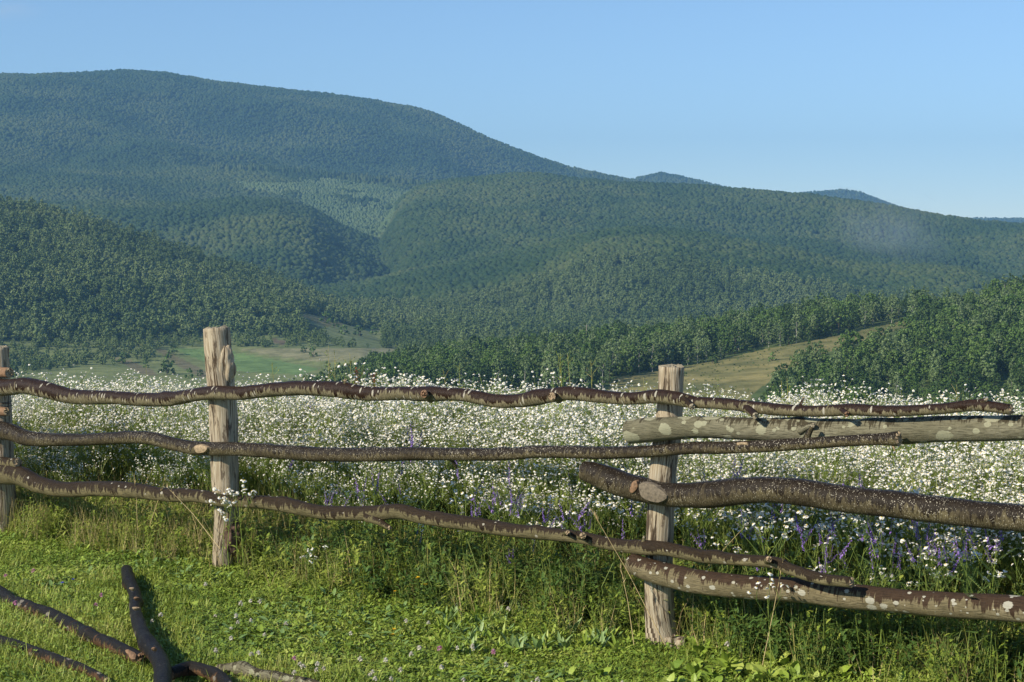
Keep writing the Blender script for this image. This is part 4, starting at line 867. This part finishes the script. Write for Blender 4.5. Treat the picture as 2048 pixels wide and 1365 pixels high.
for i in big:
    kit = FB_short[i % 5] if hs[i] < .72 else FB[idx[i]]; sc = float(hs[i]) / (.62 if hs[i] < .72 else 1)
    px_, py_ = project(np.array((x[i], y[i], z[i] + .4))); w = place_words(px_, py_)
    put_fleabane((x[i], y[i], z[i]), kit, tuple(rot[i]), sc, 'white daisy-like fleabane at the meadow front ' + w, 'fleabane at the meadow front ' + w)

# vetch: purple one-sided spikes on climbing stems with comb-like leaves
def vetch(seed, H, spikes):
    rnd = random.Random(seed); st = MB(); fl = MB(); top = V3(rnd.gauss(0, .06), rnd.gauss(0, .06), H * .86); pts = [V3(0, 0, -.02), top * .5 + V3(rnd.gauss(0, .04), rnd.gauss(0, .04), 0), top]
    st.tube(pts, [.0018, .0016, .001], 3, 0)
    for j in range(7):
        t = rnd.uniform(.3, 1); p = top * t; d = rdir(rnd, .1, .8); L = rnd.uniform(.06, .10); st.tube([p, p + d * L], [.0008, .0005], 3, 0, False); s = d.cross(V3(0, 0, 1)).normalized()
        for q in range(9):
            for sg in (-1, 1): leaf(st, p + d * L * (.15 + .09 * q), s * sg + d * .5, .017, .0045, .2, 1, nseg=2)
    for j in range(spikes):
        p0 = top * rnd.uniform(.82, 1.0); d = rdir(rnd, .8, 1.4); p1 = p0 + d * .04; d2 = (d + V3(rnd.gauss(0, .2), rnd.gauss(0, .2), .4)).normalized(); L = rnd.uniform(.07, .11); st.tube([p0, p1, p1 + d2 * L], [.0012, .001, .0006], 3, 0)
        side = d2.orthogonal().normalized(); side.rotate(Matrix.Rotation(rnd.uniform(0, 6.28), 3, d2))
        for q in range(26):
            f = q / 26; a = rnd.gauss(0, .9); e = side.copy(); e.rotate(Matrix.Rotation(a, 3, d2)); e = (e + V3(0, 0, -.35)).normalized()
            leaf(fl, p1 + d2 * L * f, e, 0.013 * (1.1 - .55 * f), .0062 * (1.1 - .5 * f), .4, 0, nseg=2, fold=.5)
    return st.mesh('vetch_stem', [M['stem'], M['vleaf_shade']]), fl.mesh('blossom', [M['purple']])
VT = [vetch(800 + i, .5 + .04 * (i % 3), 1 + i % 3) for i in range(6)]
VPX = [(665,985),(690,980),(735,965),(768,822),(778,835),(786,828),(720,835),(625,832),(860,890),(870,878),(645,995),(683,993),(770,1000),(820,935),(738,975),(950,1010),(975,1003),(980,985),(955,988),(1010,1018),(1060,1030),(980,1028),(945,1032),(1100,1048),(1120,1010),(1140,988),(1160,1030),(1180,1050),(1222,1056),(1210,1035),(1085,1015),(850,1060),(1040,1112),(1075,1098),(1440,945),(1462,940),(1500,945),(1540,1020),(1560,1042),(1575,1012),(1520,1105),(1610,1105),(1650,1110),(1655,1132),(1680,1140),(1720,1120),(1730,1080),(1740,1050),(1790,1060),(1810,1052),(1850,1070),(1862,1060),(1900,1065),(1930,1062),(1950,1055),(1962,1050),(1885,1082),(1745,1142),(1755,970),(1776,965),(2035,1000),(2010,1060),(1640,1080),(1690,1070),(1770,1100),(1800,1090),
       (1700,1045),(1830,1048),(1870,1100),(1590,1075),(1480,1045),(1990,1085),(1920,1110),(1660,1060),(555,900),(900,935),(1265,1000),(1450,1070),(760,985),(1000,960),(1030,990)]
for j, (a, b) in enumerate(VPX):
    rnd = random.Random(900 + j); off = -.02 + .14 * rnd.random() if b > 960 else .1 + .25 * rnd.random()
    if b < 860: off = 1.1 + .5 * rnd.random()
    p = on_fence(a, b, off); g = gz(p[0], p[1]); st, fl = VT[j % 6]; hh = (.5 + .04 * (j % 6 % 3)) * .95
    sc = max(.3, (p[2] - g)) / hh; o = add_mesh('vetch_plant', st, None, (p[0], p[1], g)); w = max(.75, min(1.15, sc)); o.scale = (w, w, sc); o.rotation_euler = (0, 0, rnd.uniform(0, 6.28))
    add_mesh('blossom', fl, o); pw = place_words(a, b); hi = 'among the dense white flowers' if b < 910 else 'in the green meadow front'
    tag(o, 'purple vetch spike ' + hi + ' ' + pw, 'flower', 'purple vetch ' + hi + ' ' + pw)

# taller wisps above the meadow skyline
def wisp(seed, H, kind):
    rnd = random.Random(seed); mb = MB(); mb2 = MB(); top = V3(rnd.gauss(0, .04), rnd.gauss(0, .03), H); mb.tube([V3(0, 0, 0), top * .5 + V3(.01, 0, 0), top], [.0024, .0018, .0009], 4, 0)
    for j in range(12 if kind != 'dock' else 4):
        t = rnd.uniform(.55, .97); p = top * t; d = rdir(rnd, .5, 1.2); L = rnd.uniform(.05, .14) * (1.5 - t)
        mb.tube([p, p + d * L], [.0011, .0006], 3, 0, False)
        for q in range(4): leaf(mb2, p + d * L * rnd.uniform(.3, 1), rdir(rnd, .1, 1.2), rnd.uniform(.008, .018), .006, .2, 0, nseg=2)
    if kind == 'dock':
        for j in range(150): t = rnd.uniform(.8, 1); leaf(mb2, top * t + V3(rnd.gauss(0, .012), rnd.gauss(0, .012), 0), rdir(rnd, -.2, 1), .011, .009, .2, 0, nseg=2)
    return mb, mb2
for j, (a, ytop, off, kd) in enumerate([(655,690,2.4,'w'),(668,700,2.6,'w'),(712,706,2.3,'w'),(1134,706,1.8,'w'),(1150,712,2.1,'w'),(1165,708,2.0,'w'),(1188,722,2.2,'w'),(906,726,2.3,'w'),(918,740,2.5,'w'),(1430,752,2.0,'w'),(1586,756,1.6,'w'),(1566,762,1.8,'w'),(1920,770,1.7,'w'),(280,728,2.6,'w'),(722,735,2.0,'dock'),(740,748,2.1,'dock'),(1297,755,2.3,'w'),(560,725,2.5,'w')]):
    p = on_fence(a, ytop, off); g = gz(p[0], p[1]); mb, mb2 = wisp(1000 + j, p[2] - g, kd)
    o = mb.build('dock_plant' if kd == 'dock' else 'wispy_weed', [M['rust'] if kd == 'dock' else M['tall']]); o.location = (p[0], p[1], g)
    mb2.build('seed_head' if kd == 'dock' else 'foliage', [M['rust'] if kd == 'dock' else M['stem']], o)
    wh = 'left of the tall post' if a < 430 else 'between tall post and dark wooded ridge' if a < 800 else 'before the dark ridge left of the right post' if a < 1320 else 'before dark trees right of the right post'
    if kd == 'dock': tag(o, ('taller' if j == 14 else 'shorter') + ' rust-red dock seed stalk rising above the top rail', 'plant', 'rust-red dock stalks')
    else: tag(o, 'thin wispy weed above the flowers ' + wh, 'plant', 'wispy weeds on the meadow skyline')

# small flowers of the lawn
def clover(seed, mat):
    rnd = random.Random(seed); mb = MB(); hd = MB(); top = V3(rnd.gauss(0, .012), rnd.gauss(0, .012), .065); mb.tube([V3(0, 0, -.01), top], [.0012, .001], 4, 0)
    for j in range(3):
        for q in range(3): leaf(mb, V3(rnd.gauss(0, .015), rnd.gauss(0, .015), .025) + rdir(rnd, 0, .1, q * 2.1) * .004, rdir(rnd, .1, .5, q * 2.1 + j), .014, .012, .2, 1, nseg=2)
    for j in range(46):
        d = rdir(rnd, -.7, 1.5); leaf(hd, top + d * .003, d, .0075, .0042, .05, 0, nseg=2, fold=.5)
    return mb.mesh('clover_stem', [M['stem'], M['turf_leaf']]), hd.mesh('blossom', [mat])
def cup_flower(seed, mat, h, r, k):
    rnd = random.Random(seed); mb = MB(); hd = MB(); top = V3(rnd.gauss(0, .02), rnd.gauss(0, .02), h); mb.tube([V3(0, 0, -.01), top * .5, top], [.0016, .0013, .001], 4, 0)
    for j in range(4): leaf(mb, top * rnd.uniform(.1, .7), rdir(rnd, .2, .9), .03, .009, .4, 1)
    for j in range(k): leaf(hd, top, rdir(rnd, .35, .75, 6.283 * j / k), r, r * .75, .3, 0, nseg=3)
    for j in range(k): leaf(hd, top + V3(0, 0, .001), rdir(rnd, .75, 1.2, 6.283 * j / k + .4), r * .6, r * .4, .2, 0, nseg=2)
    return mb.mesh('flower_stem', [M['stem'], M['turf_leaf']]), hd.mesh('blossom', [mat])
CLW = [clover(1100 + i, M['cream']) for i in range(4)]; CLP = [clover(1110 + i, M['pink']) for i in range(2)]; YEL = [cup_flower(1120 + i, M['yellow'], .11, .012, 6) for i in range(2)]; BLU = [cup_flower(1130, M['blue'], .06, .010, 5)]
def lawn_spot(px_, py_, h):
    p = on_plane(px_, py_, h); return p[0], p[1]
def lawn_words(a, b):
    if b > 1330: row = 'at the bottom edge of the frame'
    elif b > 1200: row = 'on the near lawn'
    else: row = 'near the foot of the fence'
    c = 'beside the fallen logs' if a < 420 else 'right of the fallen logs' if a < 720 else 'midway between the two big posts' if a < 1040 else 'left of the right post' if a < 1330 else 'right of the right post'
    return row + ' ' + c
def lawn_flower(kits, name, pts, h, words, cat, sc=1.0):
    for j, (a, b) in enumerate(pts):
        rnd = random.Random(int(a * 13 + b)); fx, fy = lawn_spot(a, b, h * sc + .01); st, hd = kits[j % len(kits)]; o = add_mesh(name, st, None, (fx, fy, gz(fx, fy) + .012)); s = sc * rnd.uniform(.85, 1.15); o.scale = (s, s, s * rnd.uniform(.95, 1.25)); o.rotation_euler = (0, 0, rnd.uniform(0, 6.28))
        add_mesh('blossom', hd, o); tag(o, words + ' ' + lawn_words(a, b), cat, words + 's')
WH = [(319,1228),(316,1236),(408,1170),(425,1230),(480,1215),(461,1236),(474,1243),(497,1243),(524,1205),(442,1272),(428,1295),(499,1306),(520,1290),(550,1267),(500,1204),(468,1250),(523,1292),(617,1324),(634,1322),(612,1330),(651,1324),(655,1333),(720,1323),(734,1334),(750,1346),(758,1332),(768,1318),(776,1347),(805,1332),(818,1290),(826,1311),(832,1363),(818,1240),(948,1292),(947,1290),(1010,1228),(930,1344),(913,1294),(860,1243),(1058,1355),(1074,1352),(1230,1358),(1925,1305),(1985,1300),(1683,1305),(1800,1310),(1948,1335),(1585,1280),(1455,1290),(700,1270),(575,1250),(590,1338),(880,1330),(990,1330)]
WH = [(a, b) for a, b in WH]
lawn_flower(CLW, 'clover_flower', WH, .07, 'white clover head', 'flower')
lawn_flower(CLP, 'clover_flower', [(207,1191),(33,1213),(188,1207),(14,1148),(876,1291),(985,1303),(1117,1131),(592,1306),(63,1143),(1400,1105),(1380,1165)], .075, 'pink clover head', 'flower', 1.1)
lawn_flower(YEL, 'buttercup', [(369,1074),(793,1147),(840,1170),(846,1168),(785,1260),(795,1175),(560,1083),(513,1083),(760,1118),(1175,1015),(1680,1140),(1410,1075),(786,1258),(870,1155)], .11, 'small yellow flower', 'flower')
lawn_flower(BLU, 'speedwell_flower', [(155,1163),(136,1176),(1100,1122)], .06, 'tiny deep blue flower', 'flower')
# purple vetch fallen forward onto the lawn on the right
for j, (a, b) in enumerate([(1983,1293)]):
    fx, fy = lawn_spot(a, b, .1); st, fl = VT[1]; o = add_mesh('vetch_plant', st, None, (fx, fy, gz(fx, fy))); o.scale = (.6, .6, .25); add_mesh('blossom', fl, o); tag(o, 'single low purple vetch on the lawn in the bottom right corner', 'flower')

# fleabane leaning out through the fence and standing before it
for j, (a, b, off, sc, lean) in enumerate([(452,1000,-.20,.8,-.30),(484,988,-.18,.85,-.2),(470,1012,-.22,.7,-.35),(440,1022,-.24,.66,-.4),(1545,1178,-.30,.8,-.1),(632,1110,-.35,.8,0),(625,1118,-.3,.8,0),(1668,1075,.12,.8,0),(1610,1050,.10,.8,0),(1560,1040,.05,.9,0),(1900,1100,.08,.9,0),(1855,1105,.1,.9,0),(1440,1105,.02,.8,0),(1215,1085,.05,.8,0)]):
    p = on_fence(a, b, off); g = gz(p[0], p[1]); kit = FB_big[j % 3] if j < 7 else FB_short[j % 5]; s = max(.2, p[2] - g) / .48
    o = put_fleabane((p[0], p[1] + (.0 if not lean else -lean * .3), g), kit, (-lean * .6, 0, j * 1.3 if not lean else 0), s,
        'white fleabane cluster ' + ('hanging over the lowest rail at the tall post' if j < 4 else 'in front of the lowest spotted log' if j == 4 else 'standing before the lowest rail right of the tall post' if j < 7 else 'showing between the lower rails ' + place_words(a, b)), 'fleabane poking through the fence')
# low broad-leaved rosettes
def rosette(seed, n, L, w, el0, el1, mat, ns=4):
    rnd = random.Random(seed); mb = MB()
    for j in range(n): leaf(mb, V3(rnd.gauss(0, .008), rnd.gauss(0, .008), .0), rdir(rnd, el0, el1, 6.283 * j / n + rnd.uniform(-.4, .4)), L * rnd.uniform(.7, 1.15), w * rnd.uniform(.8, 1.2), rnd.uniform(.2, .7), 0, nseg=ns)
    return mb.mesh('rosette', [mat])
RS_l = [rosette(1200 + i, 9, .072, .014, .75, 1.35, M['silver' if i % 2 else 'turf_leaf']) for i in range(5)]
RS_b = [rosette(1220 + i, 6, .055, .030, .4, 1.1, M['turf_leaf']) for i in range(4)]
rnd = random.Random(77); k = 0
while k < 220:
    a, b = rnd.uniform(880, 1300), rnd.uniform(1165, 1300)
    if b < 1165 + abs(a - 1090) * .12 or (b > 1240 and rnd.random() < .5) or (a > 1270 and b > 1200): continue
    p = on_plane(a, b, .03); o = add_mesh('hawkweed_rosette', RS_l[k % 5], None, (p[0], p[1], gz(p[0], p[1]) + .012)); s = rnd.uniform(.75, 1.2); o.scale = (s, s, s); o.rotation_euler = (rnd.gauss(0, .1), rnd.gauss(0, .1), rnd.uniform(0, 6.28)); k += 1
    tag(o, 'grey-green lance-leaved rosette in the patch left of the right post', 'plant', 'lance-leaved rosettes in the patch by the right post')
for k, (a, b) in enumerate([(167,1080),(185,1082),(37,1055),(277,1063),(258,1101),(310,1140),(545,1150),(570,1145),(596,1150),(618,1165),(560,1180),(612,1245),(372,1250),(245,1195),(165,1192),(715,1160),(690,1130),(790,1165),(800,1178),(830,1150),(1000,1165),(1180,1130),(1300,1290),(1345,1210),(1370,1255),(1400,1300),(1450,1310),(1500,1335),(1420,1345),(1545,1290),(1590,1345),(1700,1330),(1750,1345),(1830,1330),(1880,1345),(1950,1330),(2010,1345),(1490,1290),(1650,1310),(1530,1345),(1850,1295),(2030,1310),(1250,1290),(1200,1330),(1130,1350),(650,1178),(620,1120)] + [(rnd.uniform(1330, 2060), rnd.uniform(1265, 1362)) for q in range(75)] + [(rnd.uniform(20, 1300), rnd.uniform(1070, 1355)) for q in range(80)]):
    p = on_plane(a, b, .05); o = add_mesh('plantain_rosette', RS_b[k % 4], None, (p[0], p[1], gz(p[0], p[1]) + .02)); s = rnd.uniform(.6, 1.15) * (1.35 if a > 1330 else .85); o.scale = (s, s, s * 1.1); o.rotation_euler = (0, 0, rnd.uniform(0, 6.28))
    tag(o, 'broad-leaved plantain rosette ' + lawn_words(a, b), 'plant', 'broad-leaved rosettes in the lawn')
# dry stalks leaning by the fence
for k, (a0, b0, a1, b1, off) in enumerate([(1330,1290,1180,1015,-.16),(1268,1290,1240,1130,-.2),(1525,1330,1566,1120,-.2),(440,1098,330,970,-.16),(1380,1180,1520,1020,.03),(300,1050,330,960,-.1),(275,1060,268,950,-.1)]):
    p0 = on_fence(a0, b0, off); p1 = on_fence(a1, b1, off - .02); p0[2] = max(p0[2], gz(p0[0], p0[1]) - .01); mb = MB(); m_ = Vector((p0 + p1) / 2) + V3(.004, 0, .012)
    mb.tube([Vector(p0), m_, Vector(p1)], [.0016, .0013, .0006], 4)
    d = (Vector(p1) - m_).normalized(); rnd2 = random.Random(k)
    for q in range(14): blade(mb, Vector(p1) - d * .08 * rnd2.random(), (d + rdir(rnd2, -.3, 1) * .6), .022, .004, .3, 0, 2)
    tag(mb.build('grass_stalk', [M['dry']]), 'straw-coloured grass stalk ' + ('leaning across the rails ' if off < 0 else 'behind the rails ') + place_words((a0 + a1) / 2, b0), 'grass stalk', 'dry stalks along the fence')
mb = MB(); p = on_plane(1885, 1325, .05); rr = random.Random(4)
leaf(mb, V3(0, 0, 0), V3(.3, -.4, .9), .05, .038, .5, 0, nseg=4, fold=.4); tag(mb.build('fallen_leaf', [M['brownleaf']]), 'curled orange-brown leaf in the grass right of right post', 'leaf').location = (p[0], p[1], gz(p[0], p[1]) + .045)

# ------------------------------------------------------------------ air
def box(name, lo, hi):
    (a, b, c), (d, e, f) = lo, hi; me = bpy.data.meshes.new(name)
    me.from_pydata([(a, b, c), (d, b, c), (d, e, c), (a, e, c), (a, b, f), (d, b, f), (d, e, f), (a, e, f)], [], [(0, 3, 2, 1), (4, 5, 6, 7), (0, 1, 5, 4), (1, 2, 6, 5), (2, 3, 7, 6), (3, 0, 4, 7)]); return me
m = bpy.data.materials.new('haze_air'); m.use_nodes = True; N = m.node_tree.nodes; N.clear(); out = N.new('ShaderNodeOutputMaterial'); pv = N.new('ShaderNodeVolumePrincipled')
pv.inputs['Color'].default_value = (.26, .54, .90, 1); pv.inputs['Density'].default_value = 1.08e-4; pv.inputs['Anisotropy'].default_value = .0
m.node_tree.links.new(pv.outputs[0], out.inputs['Volume'])
zlo = float(min(co for co in V[:, 2])) - 1
me = box('haze', (-7600, -60, zlo), (7600, 9300, 640)); me.materials.append(m); hz_o = add_mesh('haze', me); tag(hz_o, 'thin blue morning haze over the valley and hills', 'haze', None, 'stuff')

m = bpy.data.materials.new('smoke_wisp'); m.use_nodes = True; N = m.node_tree.nodes; L = m.node_tree.links; N.clear(); out = N.new('ShaderNodeOutputMaterial'); pv = N.new('ShaderNodeVolumePrincipled'); pv.inputs['Color'].default_value = (.72, .8, .9, 1)
tc = N.new('ShaderNodeTexCoord'); ln = N.new('ShaderNodeVectorMath'); ln.operation = 'LENGTH'; L.new(tc.outputs['Object'], ln.inputs[0]); n_ = noise(N, L, 1.6, 4, tc.outputs['Object'])
f = math_n(N, L, 'MULTIPLY', smooth_step(N, L, math_n(N, L, 'SUBTRACT', 1.0, ln.outputs['Value']), 0, .9), smooth_step(N, L, n_.outputs[0], .32, .7)); L.new(math_n(N, L, 'MULTIPLY', f, .0034), pv.inputs['Density']); L.new(pv.outputs[0], out.inputs['Volume'])
bm = bmesh.new(); bmesh.ops.create_icosphere(bm, subdivisions=3, radius=1); me = bpy.data.meshes.new('smoke'); bm.to_mesh(me); bm.free(); me.materials.append(m)
p = at_depth(1778, 468, 2350); so = add_mesh('smoke', me, None, p); so.scale = (105, 105, 70); so.rotation_euler = (0, R(25), 0); tag(so, 'faint grey smoke drifting over the far ridge on the right', 'smoke', None, 'stuff')

m2 = m.copy(); m2.name = 'cloud_vapour'
for nd in m2.node_tree.nodes:
    if nd.type == 'MATH' and nd.operation == 'MULTIPLY' and abs(nd.inputs[1].default_value - .0034) < 1e-6: nd.inputs[1].default_value = .0011
    if nd.type == 'PRINCIPLED_VOLUME': nd.inputs['Color'].default_value = (1, .96, .94, 1)
me2 = me.copy(); me2.materials.clear(); me2.materials.append(m2); co = add_mesh('cloud', me2, None, at_depth(18, 20, 9900)); co.scale = (260, 260, 70); tag(co, 'small faint pale cloud in the top corner of the sky', 'cloud', None, 'stuff')
